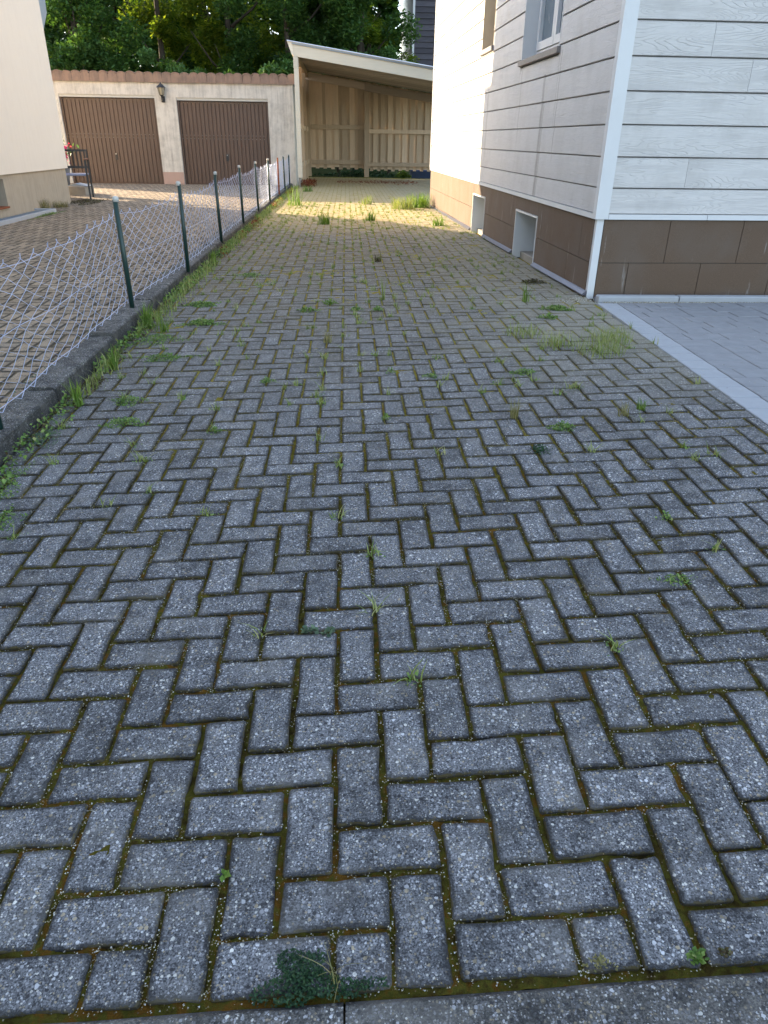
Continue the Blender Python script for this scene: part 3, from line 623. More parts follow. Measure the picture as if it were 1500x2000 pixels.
# ================================================================== FENCE
fence = thing('chain_link_fence', 'low chain link fence with dark green posts standing on the kerb', 'fence', (0, 0, 0))
FX = -1.50
PY = [2.93, 5.20, 6.75, 8.75, 10.8, 12.65, 14.75, 16.8, 18.6, 20.2]
def fz(Y): return float(gz(-1.43, Y))+.085
leans = [.0, -.012, -.012, -.008, -.01, .004, .0, .01, 0, 0]
PX = [FX]*10
def fxa(y): return float(np.interp(y, PY, [-1.49, -1.52, -1.43, -1.44, -1.45, -1.44, -1.45, -1.45, -1.46, -1.46]))
for k, Y in enumerate([0.6]+PY):
    x = fxa(Y); z0 = fz(Y); h = .70; rad = .017
    mat = m_rust if k == 8 else m_postgreen
    post = MB().tube([(x, Y, z0-.02), (x+random.uniform(-.012, .004), Y-.004, z0+h)], rad, 10).build('post', mat, fence, True)
    if k == 8: post['label'] = 'rusty fence post without a cap'
    else: MB().tube([(x-.004, Y-.004, z0+h-.012), (x-.004, Y-.004, z0+h+.016), (x-.004, Y-.004, z0+h+.022)], [rad+.003, rad+.003, rad*.6], 10).build('cap', m_postcap, post, True)
# wire netting: zigzag wires one bay after another
def top_h(Y, k0, k1, seed):
    t = (Y-k0)/(k1-k0); return .625-.04*math.sin(math.pi*t)*(1 if seed % 2 else .7)
allp = [0.6]+PY+[20.85]
for k in range(len(allp)-1):
    y0, y1 = allp[k]+.005, allp[k+1]-.005; rw = random.Random(k+60); cell = .082; V = []; Fc = []
    nw = int((y1-y0)/(cell/1)); rows = 8; rad = .0019
    ph = [rw.uniform(0, 6) for _ in range(4)]
    def warp(Y, t):
        zt = fz(Y)+.03+(top_h(Y, y0, y1, k)-.03)*t
        dy = .014*math.sin(Y*7+ph[0]+t*3)+.011*math.sin(Y*17+ph[1]-t*5)+.012*math.sin(t*9+ph[2]+Y*3)*t
        dx = .012*math.sin(Y*3+ph[3])*math.sin(math.pi*t)+.003*math.sin(Y*8+t*5)
        return (fxa(Y)-.024+dx, Y+dy, zt+.004*math.sin(Y*9+t*4))
    for wv in range(nw+1):
        Yb = y0+(y1-y0)*wv/nw; pts = []
        n2 = rows*2
        for s_ in range(n2+1):
            t = s_/n2; side = 1 if ((s_+wv) % 2) else -1
            p = warp(min(max(Yb+side*cell*.49, y0-.01), y1+.01), t); pts.append((p[0]+(.0016 if side > 0 else -.0016)*(1 if wv % 2 else -1), p[1]+rw.gauss(0, .0018), p[2]+rw.gauss(0, .0018)))
        e = pts[-1]; pts.append((e[0]+rw.uniform(-.006, .006), e[1]+rw.uniform(-.014, .014), e[2]+rw.uniform(.004, .022)))
        A = np.array(pts); n = len(A); D = np.gradient(A, axis=0); D /= np.linalg.norm(D, axis=1)[:, None]
        u = np.cross(D, [1., 0, 0]); u /= np.linalg.norm(u, axis=1)[:, None]; q = np.cross(D, u); b = len(V)
        for i in range(n):
            for c_ in range(4):
                an = c_*math.pi/2; V.append(tuple(A[i]+rad*(u[i]*math.cos(an)+q[i]*math.sin(an))))
        for i in range(n-1):
            for c_ in range(4): Fc.append((b+i*4+c_, b+i*4+(c_+1) % 4, b+i*4+4+(c_+1) % 4, b+i*4+4+c_))
    me = np_mesh('wire_netting', V, Fc, m_wire, smooth=True); link('wire_netting', me, fence)
    for t in (.04, .5, .97):
        st = MB().tube([(lambda p: (p[0]+.003, p[1], p[2]))(warp(y0+(y1-y0)*i/24, t)) for i in range(25)], .0014 if t != .04 else .0017, 5)
        st.build('tension_wire', m_wire, fence, True)
# ================================================================== RIGHT HOUSE
dd = Vector((-math.sin(HY), math.cos(HY), 0)); ee = Vector((math.cos(HY), math.sin(HY), 0)); O = Vector((XW0, YW0, 0))
def LW(u, d, z):  # on the driveway wall: u along, d out of the wall (towards -x)
    p = O + dd*u - ee*d; return (p.x, p.y, z)
def RW(u, d, z):  # street wall: u along +x, d towards the camera
    p = O + ee*u - dd*d; return (p.x, p.y, z)
house = thing('clad_house', 'house with light grey wood grain cladding and brown plinth, right of the driveway', 'house')
HL, HR, ZT, ZB = 9.62, 8.0, 3.9, -1.32
def cells(u0, u1, z0, z1, ops):
    us = sorted({u0, u1, *[min(max(o[0], u0), u1) for o in ops], *[min(max(o[1], u0), u1) for o in ops]})
    zs = sorted({z0, z1, *[min(max(o[2], z0), z1) for o in ops], *[min(max(o[3], z0), z1) for o in ops]})
    for a, b in zip(us, us[1:]):
        for c, d in zip(zs, zs[1:]):
            m_, n_ = (a+b)/2, (c+d)/2
            if not any(o[0] < m_ < o[1] and o[2] < n_ < o[3] for o in ops): yield a, b, c, d
OPS = [(1.64, 2.50, -1.16, -.655), (4.20, 5.03, -1.19, -.655), (1.50, 2.86, .735, 2.05), (4.36, 5.08, 1.02, 2.05)]
mb = MB()
for a, b, c, d in cells(0, HL, ZB, ZT, OPS): mb.box((a, -.30, c), (b, 0, d), LW)
for a, b, c, d in cells(.301, HR, ZB, ZT, []): mb.box((a, -.30, c), (b, 0, d), RW)
mb.box((.301, HL-.3, ZB), (HR, HL, ZT), lambda u, v, z: (LW(v, -u, z)))
mb.build('wall', m_black, house)
# black sheets behind the openings stand in for the unlit rooms
mb = MB()
for a, b, c, d in OPS: mb.box((a-.05, -.34, c-.05), (b+.05, -.303, d+.05), LW)
mb.build('dark_room_sheet', m_black, house)
def cells2(u0, u1, z0, z1, ops):
    ops = [o for o in ops if o[0] < u1-.001 and o[1] > u0+.001 and o[2] < z1-.001 and o[3] > z0+.001]
    us = sorted({u0, u1, *[min(max(o[0], u0), u1) for o in ops], *[min(max(o[1], u0), u1) for o in ops]})
    for a, b in zip(us, us[1:]):
        m_ = (a+b)/2; hit = [o for o in ops if o[0] < m_ < o[1]]
        if not hit: yield a, b, z0, z1; continue
        o = hit[0]
        if o[2]-z0 > .01: yield a, b, z0, o[2]
        if z1-o[3] > .01: yield a, b, o[3], z1
# cladding boards
def board(parent, fr, u0, u1, z0, z1, mat):
    h = z1-z0; prof = [(.004, z0+.001), (.017, z0+.004), (.0165, z0+h*.5), (.013, z1-.014), (.004, z1-.0058)]
    m_ = MB(); n = len(prof); P = [fr(u0+.0012, a, b) for a, b in prof]+[fr(u1-.0012, a, b) for a, b in prof]
    m_.add(P, [tuple(range(n)), tuple(range(n, 2*n))[::-1]]+[(i, n+i, n+(i+1) % n, (i+1) % n) for i in range(n)])
    return m_.build('board', mat, parent)
rowz = [-.478]+[-.299+.2088*i for i in range(0, 21)]
rb = random.Random(9); LJ = {0: [1.85, 8.0], 1: [1.78, 6.55], 2: [1.76, 4.9], 3: [1.88, 2.9], 4: [1.80, 8.9], 5: [3.7, 7.0], 6: [5.6], 7: [3.3, 8.4]}
RJ = {0: [2.9], 1: [.62, 3.6], 2: [2.2, 5], 3: [1.9], 4: [.95, 3.9], 5: [.634, 3.4], 6: [2.4]}
for i in range(len(rowz)-1):
    z0, z1 = rowz[i], rowz[i+1]
    js = LJ.get(i, [rb.uniform(1, 4), rb.uniform(5, 8.5)])
    cuts = [.028]+js+[HL]
    for a, b in zip(cuts, cuts[1:]):
        for u0, u1, c, d in cells2(a, b, z0, z1, [(o[0]-.004, o[1]+.004, o[2]-.055, o[3]) for o in OPS]):
            board(house, LW, u0, u1, c, d, m_side_y)
    cuts = [.045]+RJ.get(i, [rb.uniform(.8, 3), rb.uniform(4, 6)])+[HR]
    for a, b in zip(cuts, cuts[1:]): board(house, RW, a, b, z0, z1, m_side_x)
# white trims
def tbox(fr, a, b, nm='trim', mat=None, par=None): return MB().box(a, b, fr).build(nm, mat or m_trim, par or house)
for u0, u1 in ((.03, 1.885), (1.889, 4.9), (4.904, 7.9), (7.904, HL+.01)): tbox(LW, (u0, .002, -.516), (u1, .032, -.480))
for u0, u1 in ((.07, .84), (.844, 3.8), (3.804, HR)): tbox(RW, (u0, .002, -.516), (u1, .032, -.480))
mb = MB(); mb.box((-.034, -.03, -.515), (.066, .036, ZT), RW); mb.build('corner_trim', m_trim, house)
mb = MB(); mb.box((-.010, -.03, -1.105), (.045, .012, -.517), RW); mb.build('lower_corner_trim', m_trim, house)
tbox(LW, (HL-.02, .002, -.478), (HL+.03, .035, ZT), 'corner_trim')
# plinth panels
def panel(fr, u0, u1, z0, z1): return MB().box((u0+.0025, .002, z0+.0025), (u1-.0025, .014, z1-.0025), fr).build('plinth_panel', m_plinth, house)
lowops = [(o[0]-.012, o[1]+.012, o[2]-.2, o[3]+.012) for o in OPS[:2]]
for ri, (z0, z1) in enumerate(((-.832, -.52), (-1.108, -.832), (-1.27, -1.108))):
    us = [.03]+[x for x in np.arange(.3+.29*(ri % 2), HL, 1.17)]+[HL]
    for a, b in zip(us, us[1:]):
        if b-a < .04: continue
        for u0, u1, c, d in cells2(float(a), float(b), z0, z1, lowops): panel(LW, u0, u1, c, d)
for z0, z1, off in ((-.832, -.52, -.015), (-1.098, -.832, .29)):
    us = [.047]+[off+.585*i for i in range(0, 15) if off+.585*i > .1]
    for a, b in zip(us, us[1:]): panel(RW, a, b, z0, z1)
# metal drip strip at the foot
def drip(fr, u0, u1, zf):
    n = 6; m_ = MB(); P = []
    for i in range(n+1):
        u = u0+(u1-u0)*i/n; z = zf(u); P += [fr(u, .015, z+.030), fr(u, .026, z+.024), fr(u, .050, z+.004), fr(u, .050, z-.004), fr(u, .015, z-.006)]
    Fc = [(0, 1, 2, 3, 4), tuple(5*n+k for k in range(5))[::-1]]
    for i in range(n):
        for k in range(5): Fc.append((i*5+k, i*5+(k+1) % 5, i*5+5+(k+1) % 5, i*5+5+k))
    m_.add(P, Fc).build('drip_strip', m_strip, house)
def lz(u): p = LW(u, .05, 0); return float(gz(p[0], p[1]))+.018-.0042*max(0, u-3)
drip(LW, -.01, 1.60, lz); drip(LW, 2.54, 4.16, lz); drip(LW, 5.07, HL, lz); drip(RW, .05, HR, lambda u: -1.118)
# basement light niches: white lined, concrete block inside
for n_, (a, b, c, d) in enumerate(OPS[:2]):
    niche = MB(); t = .008
    niche.box((b-t, -.30, c+.02), (b+.010, .018, d), LW); niche.box((a-.010, -.30, c+.02), (a+t, .018, d), LW); niche.box((a-.010, -.30, d-t), (b+.010, .020, d+.010), LW)
    o = niche.build('niche_lining', m_trim, house)
    MB().box((a+.010, -.29, ZB), (b-.010, -.07, c+.085), LW, bev=.004).build('niche_block', m_conc, house)
    MB().box((a+.010, -.28, c+.087), (b-.010, -.24, d-.010), LW).build('niche_window', m_glass, house)
    MB().box((a+.01, -.068, ZB), (b-.01, .03, c-.012), LW, bev=.004).build('niche_sill', m_conc, house)
# windows
for n_, (a, b, c, d) in enumerate(OPS[2:]):
    wnd = MB().box((a-.03, -.20, c-.052), (b+.03, .045, c-.002), LW, bev=.003).build('window_sill', m_sill, house)
    rv = MB(); rv.box((b-.012, -.29, c), (b-.001, .018, d), LW); rv.box((a+.001, -.29, c), (a+.012, .018, d), LW); rv.box((a, -.29, d-.012), (b, .018, d-.001), LW)
    rv.build('window_reveal', m_trim if n_ == 0 else m_base, house)  # second reveal gets the darker beige to stand in for its shade
    dp = .12 if n_ == 0 else .22
    fr_ = MB()
    for (p, q, s_, t) in ((a+.013, a+.075, c, d-.013), (b-.075, b-.013, c, d-.013), (a+.075, b-.075, c, c+.075), (a+.075, b-.075, d-.085, d-.013)): fr_.box((p, -dp-.05, s_), (q, -dp, t), LW)
    f_ = fr_.build('window_frame', m_trim, house)
    sa = MB(); mid = (a+b)/2
    for (p, q) in (((a+.08, mid-.006), (mid+.006, b-.08)) if n_ == 0 else ((a+.08, b-.08),)):
        for (x0, x1, s_, t) in ((p, p+.06, c+.08, d-.09), (q-.06, q, c+.08, d-.09), (p+.06, q-.06, c+.08, c+.15), (p+.06, q-.06, d-.15, d-.09)): sa.box((x0, -dp-.045, s_), (x1, -dp+.012, t), LW)
    sa.build('window_sash', m_trim, f_)
    MB().box((a+.1, -dp-.03, c+.1), (b-.1, -dp-.022, d-.1), LW).build('pane', m_glass, f_)
# simple hipped roof with eaves
rf = MB(); z0 = ZT; A = [LW(-.5, .5, z0), LW(HL+.5, .5, z0)]; p3 = LW(HL+.5, -HR-.5, z0); p4 = LW(-.5, -HR-.5, z0); r1 = LW(3.8, -HR/2, z0+2.4); r2 = LW(HL-3.8, -HR/2, z0+2.4)
rf.add([A[0], A[1], p3, p4, r1, r2], [(0, 1, 5, 4), (1, 2, 5), (2, 3, 4, 5), (3, 0, 4), (3, 2, 1, 0)]).build('roof', m_tile, house)
# ================================================================== LEFT HOUSE
LX, LY = -5.165, 14.78
cream = thing('cream_house', 'cream rendered house with beige base on the left behind the yard', 'house')
mb = MB(); mb.box((-14, -8, -.54), (LX+.035, LY+.04, 4.7)); mb.build('wall', m_cream, cream)
ops = [(10.5, 12.06, -1.0, -.60)]
mb = MB()
for a, b, c, d in cells(-8, LY, -1.3, -.54, ops): mb.box((LX-.3, a, c), (LX, b, d-.001 if d > -.55 else d))
mb.box((-14, LY-.3, -1.3), (LX-.3, LY, -.541)); mb.build('base', m_base, cream)
MB().box((LX-.28, 10.5, -1.0), (LX-.22, 12.06, -.6)).build('cellar_window', m_black, cream)
MB().box((LX-.21, 11.5, -.998), (LX+.03, 12.05, -.975)).build('cellar_sill', m_rust, cream)
g = MB(); g.prism([(0, 0), (.30, .28), (.36, .75), (.36, 1.4), (0, 1.4)], lambda u, v, t: (t, LY+.05+u, 1.58+v), LX-.22, LX+.03); g.build('zinc_flashing', m_zinc, cream)
rf = MB(); rf.add([(-14.4, -8.3, 4.7), (LX+.35, -8.3, 4.7), (LX+.35, LY+.35, 4.7), (-14.4, LY+.35, 4.7), (-9.6, -4.5, 7.2), (-9.6, LY-3.6, 7.2)], [(0, 1, 4), (1, 2, 5, 4), (2, 3, 5), (3, 0, 4, 5), (3, 2, 1, 0)]).build('roof', m_tile, cream)
# unseen block added behind the cream house to cast the low driveway shadow
pc = thing('added_shadow_block', 'unseen sloped block added to cast shadow, behind the far corner of the cream house', 'shadow block')
mb = MB(); mb.prism([(LY+.06, -1.3), (16.5, -1.3), (16.5, 1.02), (LY+.06, 1.78)], lambda u, v, t: (t, u, v), -9.2, -6.02); mb.build('wall', m_cream, pc)
mb = MB(); mb.prism([(LY+.06, 1.79), (16.58, 1.01), (16.58, 1.09), (LY+.06, 1.87)], lambda u, v, t: (t, u, v), -9.3, -5.97); mb.build('roof', m_tile, pc)
# light shaft grating
gt = thing('light_shaft_grating', 'metal grating over a cellar light shaft beside the cream house base', 'grating')
mb = MB()
for i in range(56): yv = 10.6+i*.043; mb.box((LX+.01, yv, -1.150), (LX+.27, yv+.008, -1.118))
mb.build('bars', m_zinc, gt); mb = MB()
for i in range(6): xv = LX+.02+i*.048; mb.box((xv, 10.5, -1.148), (xv+.006, 13.0, -1.122))
mb.build('cross_bars', m_zinc, gt)
MB().box((LX+.275, 10.4, -1.2), (LX+.335, 13.07, -1.085), bev=.006).build('kerb_edge', m_slab_light, gt)
MB().box((LX+.0, 13.012, -1.2), (LX+.273, 13.07, -1.085), bev=.006).build('kerb_edge', m_slab_light, gt)
MB().box((LX+.005, 10.4, -1.3), (LX+.27, 13.0, -1.21)).build('shaft_floor', m_black, gt)
yzf = lambda X, Y: yz(Y)
tuft(LX+.06, 13.35, .09, 120, .22, .8, .006, m_drygrass, 'dry straw grass at the foot of the cream house base', z=yzf)
tuft(LX+.10, 13.9, .14, 160, .13, 1.0, .006, m_drygrass, 'low dry grass between the straw tuft and the house corner', z=yzf)
weed_mat(LX+.25, 14.9, .30, .5, 900, m_brownweed, 'brown withered growth around the corner of the cream house', leaf=.02, h=.05, z=yzf)
weed_mat(LX+.42, 12.4, .05, .7, 500, m_mat, 'green weeds along the outside of the light shaft kerb', leaf=.012, h=.03, z=yzf)
# chair
def make_chair():
    t = thing('garden_chair', 'dark metal garden chair with brown armrests past the cream house corner', 'chair', (-5.42, 15.95, float(yz(15.9))), math.radians(12))
    W, Dp, H, A = .27, .28, .44, .70
    for sx in (-1, 1):
        for sy in (-1, 1):
            MB().box((sx*W-.016, sy*Dp-.016, 0), (sx*W+.016, sy*Dp+.016, A if sy < 0 or True else H), bev=.004).build('leg', m_black, t)
        MB().box((sx*W-.027, -Dp-.03, A+.001), (sx*W+.027, Dp+.03, A+.022), bev=.004).build('armrest', m_armw, t)
    MB().box((-W+.017, -Dp, H-.02), (W-.017, Dp, H+.012), bev=.008).build('seat', m_seat, t)
    bk = MB(); bk.box((-W+.018, Dp-.012, H+.10), (W-.018, Dp+.010, H+.14)); bk.box((-W+.018, Dp-.012, .84), (W-.018, Dp+.010, .88))
    for i in range(7): xv = -W+.05+i*.073; bk.box((xv, Dp-.006, H+.141), (xv+.02, Dp+.004, .839))
    for sx in (-1, 1): bk.box((sx*W-.014, Dp-.014, A+.023), (sx*W+.014, Dp+.014, .88))
    bk.build('backrest', m_black, t); return t
make_chair()
MB_ = MB().box((-6.9, 16.75, -1.2), (-5.52, 17.35, -.96), bev=.01).build('stone_step', m_conc); tag(MB_, 'low beige concrete step behind the garden chair', 'step')
MB_ = MB().prism([(-.02, 0), (.42, 0), (.16, .05)], lambda u, v, t: (-5.9+u, t, -.958+v), 16.8, 17.2).build('grey_plate', m_zinc); tag(MB_, 'grey sheet metal wedge lying on the concrete step', 'metal plate')
def pot(x, y, z, r0, r1, h, lb):
    t = MB().tube([(x, y, z), (x, y, z+h*.98), (x, y, z+h), (x, y, z+h*.92)], [r0, r1, r1+.012, r1-.02], 16).build('flower_pot', m_pot, None, True); return tag(t, lb, 'flower pot')
pot(-6.02, 16.95, -.958, .13, .19, .34, 'large grey flower pot on the step behind the chair')
pot(-6.13, 17.2, -.958, .12, .16, .62, 'tall dark planter standing behind the large grey pot')
L = Leaves(77); L.leafs(np.stack([L.r.normal(-6.08, .13, 260), L.r.normal(17.1, .1, 260), L.r.normal(-.28, .09, 260)], 1), .06, .5)
L2 = Leaves(78); L2.leafs(np.stack([L2.r.normal(-6.02, .09, 330), L2.r.normal(16.9, .08, 330), L2.r.normal(-.36, .10, 330)], 1), .045, .5); tag(L2.build('pink_flowers', m_pink), 'bushy bright pink flowers above the pots at the house corner', 'flowers')
tag(L.build('pot_foliage', m_leaf_bush), 'green foliage of the potted plants behind the chair', 'plant')
L3 = Leaves(79); L3.leafs(np.stack([L3.r.normal(-6.10, .045, 120), L3.r.normal(16.9, .05, 120), L3.r.normal(.13, .10, 120)], 1), .045, .5)
fl = L3.build('pink_flower_stem', m_pink); tag(fl, 'tall upright pink flower spike against the white garage wall', 'flowers')
MB().tube([(-6.04, 16.92, -.7), (-6.08, 16.9, -.2), (-6.10, 16.9, .2)], .008, 5).build('stem', m_leaf_bush, fl)
# ================================================================== GARAGES
GY = 21.08
gar = thing('double_garage', 'white rendered double garage with brown clay tile fringe', 'garage')
DO = [(-7.22, -4.84, -1.3, .915), (-4.30, -1.99, -1.3, .875)]
GXL, GXR, GT = -8.75, -1.34, 1.20
mb = MB()
for a, b, c, d in cells(GXL, GXR, -1.3, GT, DO): mb.box((a, GY, c), (b, GY+.26, d))
mb.box((GXL, GY+.26, -1.3), (GXL+.25, 27.5, GT-.02)); mb.box((GXR-.25, GY+.26, -1.3), (GXR, 27.5, GT-.02)); mb.box((GXL+.25, 27.25, -1.3), (GXR-.25, 27.5, GT-.02))
mb.build('wall', m_gar, gar)
MB().box((DO[0][1]+.002, GY-.006, -1.2), (DO[1][0]-.002, GY-.0005, -.835)).build('base_band', m_pinkband, gar)
MB().box((GXL, GY+.3, GT-.015), (GXR, 27.6, GT+.02)).build('roof_deck', m_conc, gar)
# tile fringe: upright fascia tile with an arched head, and its roof barrel behind
tw = .222; nt_ = int((GXR+.02-(GXL-.05))/tw)
def tile_mesh(r):
    m_ = MB(); pr = [(-tw/2+.002, 0), (tw/2-.002, 0)]; top = [(tw/2-.002, .172)]
    K = 8
    for i in range(K+1): a = math.pi*i/K; top.append((math.cos(a)*(tw/2-.034), .172+math.sin(a)*.052+.004))
    top.append((-tw/2+.002, .172)); m_.prism(pr+top, lambda u, v, t: (u, t, v), -.05, -.015); return m_
tm = [tile_mesh(0).mesh('fringe_tile', m_tile) for _ in range(1)]
bm_ = MB(); K = 8
for yy in (-.06, 3.2, 6.5):
    for i in range(K+1): a = math.pi*i/K; bm_.v.append((math.cos(a)*(tw/2-.004), yy, .178+math.sin(a)*.052-.02*(yy+.06)))
    for i in range(K+1): a = math.pi*i/K; bm_.v.append((math.cos(a)*(tw/2-.020), yy, .166+math.sin(a)*.045-.02*(yy+.06)))
n = K+1
for s_ in range(2):
    b0, b1 = s_*2*n, (s_+1)*2*n
    for i in range(K): bm_.f += [(b0+i, b0+i+1, b1+i+1, b1+i), (b0+n+i+1, b0+n+i, b1+n+i, b1+n+i+1)]
for i in range(K): bm_.f.append((i+1, i, n+i, n+i+1))
bme = bm_.mesh('roof_barrel', m_tile, True)
rt = random.Random(4)
for i in range(nt_+1):
    x = GXL-.05+tw*(i+.5); zt = GT-.006*(i/nt_)
    if x > GXR+.02: break
    o = link('fringe_tile', tm[0], gar, (x, GY+rt.uniform(-.006, .004), GT-.005+rt.uniform(-.006, .006))); o.rotation_euler = (0, rt.gauss(0, .012), 0)
    o = link('roof_tile', bme, gar, (x+rt.gauss(0, .004), GY, GT-.004+rt.uniform(-.006, .008)))
# doors
for (x0, x1, z0, z1) in DO:
    dr = MB().box((x0+.05, GY+.12, -1.14), (x1-.05, GY+.135, z1-.07)).build('garage_door', m_door, gar)
    fr_ = MB(); fr_.box((x0+.001, GY+.06, -1.14), (x0+.048, GY+.15, z1-.062)); fr_.build('door_jamb', m_door, gar); fr_ = MB(); fr_.box((x1-.048, GY+.06, -1.14), (x1-.001, GY+.15, z1-.062)); fr_.build('door_jamb', m_door, gar)
    MB().box((x0+.001, GY+.03, z1-.06), (x1-.001, GY+.15, z1-.001)).build('lintel_trim', m_postcap, gar)
    ns = 22; sw = (x1-x0-.11)/ns
    sm = MB(); sm.prism([(.004, 0), (.012, -.016), (sw-.012, -.016), (sw-.004, 0)], lambda u, v, t: (u, v, t), 0, 1)
    sme = sm.mesh('door_slat', m_door)
    for i in range(ns):
        for (a, b) in ((-1.10, -.02), (.0, z1-.085)):
            o = link('slat', sme, dr, (x0+.055+i*sw, GY+.119, a)); o.scale = (1, 1, b-a)
    rv = MB()
    for i in range(ns):
        for zz in (-.05, .03, z1-.11):
            xx = x0+.055+(i)*sw; rv.box((xx-.007, GY+.100, zz), (xx+.007, GY+.112, zz+.010))
    tag(rv.build('rivets', m_postcap, dr), kind='stuff')
    xm = (x0+x1)/2+.01; h = MB(); h.box((xm-.03, GY+.085, -.565), (xm+.03, GY+.1025, -.40), bev=.004); h.tube([(xm, GY+.085, -.44), (xm, GY+.055, -.45), (xm, GY+.05, -.53)], .009, 6)
    ho = h.build('handle', m_black, dr); MB().tube([(xm, GY+.084, -.425), (xm, GY+.078, -.425)], .014, 8).build('lock', m_chrome, dr)
# lantern
lt = thing('wall_lantern', 'black coach lantern on the pillar between the garage doors', 'wall lamp', (-4.62, GY-.12, .98))
def frus(m_, z0, z1, r0, r1, n=6): m_.tube([(0, 0, z0), (0, 0, z1)], [r0, r1], n)
a = MB(); frus(a, .10, .19, .125, .02); frus(a, .19, .215, .018, .012); a.build('roof', m_black, lt)
a = MB(); frus(a, -.06, .098, .05, .085); a.build('glass', m_lampglass, lt)
a = MB()
for k in range(6): t = k*math.pi/3; a.tube([(math.cos(t)*.052, math.sin(t)*.052, -.062), (math.cos(t)*.088, math.sin(t)*.088, .10)], .0065, 4)
a.build('cage', m_black, lt)
a = MB(); frus(a, -.085, -.062, .035, .055); frus(a, -.13, -.085, .02, .03); a.box((-.02, -.01, -.19), (.02, .112, -.13)); a.box((-.045, .095, -.22), (.045, .118, -.08), bev=.006); a.build('bracket', m_black, lt)
# ================================================================== CARPORT
cp = thing('wooden_carport', 'beige wooden lean-to carport with a sloping roof at the end of the driveway', 'carport')
CY0, CY1, CX0, CX1 = 20.9, 26.3, -1.29, 3.7; SL = -.1365
def rz(x): return 2.045+SL*(x-CX0)           # top of the fascia
def sl_box(x0, x1, y0, y1, t0, t1, nm, mat, par=None):   # box whose top and bottom follow the roof slope
    m_ = MB(); m_.prism([(x0, rz(x0)+t0), (x1, rz(x1)+t0), (x1, rz(x1)+t1), (x0, rz(x0)+t1)], lambda u, v, t: (u, t, v), y0, y1); return m_.build(nm, mat, par or cp)
sl_box(CX0, CX1, CY0, CY0+.045, -.245, 0, 'fascia_board', m_woodlight)
sl_box(CX0-.02, CX1, CY0-.03, CY0+.02, .004, .03, 'drip_edge', m_zinc)
# corrugated sheets
m_ = MB(); xs = [CX0-.14+(CX1-CX0+.2)*i/1 for i in range(2)]; ny = 84; P = []; 
for i in range(ny+1):
    yv = CY0-.06+(CY1+.35-CY0)*i/ny; zz = .048+(.022 if i % 2 else 0)
    for x in xs: P.append((x, yv, rz(x)+zz))
for i in range(ny): m_.f.append((i*2, i*2+1, i*2+3, i*2+2))
m_.v = P; m_.build('roof_sheet', m_trim, cp)
sl_box(CX0-.13, CX1, CY0-.02, CY0+.0, .031, .055, 'roof_edge', m_trim)
# left eave: flared end board
m_ = MB(); m_.prism([(CX0-.14, rz(CX0)+.07), (CX0-.002, rz(CX0)+.03), (CX0-.002, rz(CX0)-.22), (CX0-.03, rz(CX0)-.22)], lambda u, v, t: (u, t, v), CY0-.01, CY1+.1); m_.build('eave_board', m_woodlight, cp)
# soffit boards running down the slope
nb = 20; bw = (CY1-CY0-.05)/nb
for i in range(nb): sl_box(CX0+.005, CX1, CY0+.05+i*bw+.008, CY0+.05+(i+1)*bw-.008, -.165+(i % 2)*.006, -.135, 'soffit_board', m_woodx)
# posts and beams
def gzc(x, y): return float(gz(min(x, 2.2), min(y, 22)))
def post(x, y, w, top, zb=None, mat=m_wood): return MB().box((x-w/2, y-w/2, gzc(x, y)+.05 if zb is None else zb), (x+w/2, y+w/2, top), bev=.004).build('post', mat, cp)
post(CX0+.065, CY0+.07, .115, rz(CX0)-.27, -.93, m_woodlight)
MB().box((CX0+.0, CY0+.0, rz(CX0)-.50), (CX0+.10, CY0+.011, rz(CX0)-.25)).build('post_bracket_board', m_woodlight, cp)
MB().tube([(CX0+.045, CY0+.07, -1.2), (CX0+.045, CY0+.07, -.93)], .02, 8).build('post_foot', m_conc, cp)
for yy in (22.7, 24.5): post(CX0+.06, yy, .10, rz(CX0)-.27)
m_ = MB().box((CX0+.02, CY0+.13, rz(CX0)-.35), (CX0+.11, CY1-.1, rz(CX0)-.19)).build('side_beam', m_wood, cp)
sl_box(CX0+.02, .60, CY1-.09, CY1-.0, -.40, -.215, 'rear_beam', m_woodx); sl_box(.602, CX1, CY1-.11, CY1-.0, -.43, -.225, 'rear_beam', m_woodx)
post(.665, CY1-.10, .15, rz(.66)-.45); post(CX0+.07, CY1-.08, .12, rz(CX0)-.42); post(CX1-.1, CY1-.08, .12, rz(CX1)-.42)
# rear wall: overlapping vertical boards with rails in front
x = CX0+.12; i = 0
rr = random.Random(8)
while x < CX1-.08:
    front = i % 2 == 0; wd = (.155 if front else .115)*(1 if x < .65 else .93)
    x1 = x+wd; yb = CY1+.03 if front else CY1+.066
    zb = -.84-.02*(x-CX0)/4 + (-.05 if not front else 0)-.03*(x > .65)+rr.uniform(-.012, .012)
    m_ = MB(); m_.prism([(x, zb), (x1, zb), (x1, rz(x1)-.17), (x, rz(x)-.17)], lambda u, v, t: (u, t, v), yb, yb+.022); m_.build('wall_board', m_wood, cp)
    x = x1-.006; i += 1
for (x0, x1, z0, z1) in ((CX0+.14, .59, .27, .40), (.745, CX1-.15, .165, .285), (CX0+.14, .59, -.75, -.62), (.745, CX1-.15, -.80, -.68)):
    MB().box((x0, CY1-.035, z0), (x1, CY1+.028, z1), bev=.003).build('rail', m_wood, cp)
# left side wall boards with gaps, and rails
yy = CY0+1.0; i = 0
while yy < CY1-.1:
    MB().box((CX0-.0, yy, -.75 if i % 3 else -.55), (CX0+.018, yy+.15, rz(CX0)-.37), bev=.002).build('side_board', m_wood, cp); yy += .215; i += 1
for z0 in (.20, -.72): MB().box((CX0+.022, CY0+.9, z0), (CX0+.075, CY1-.16, z0+.13), bev=.003).build('rail', m_wood, cp)
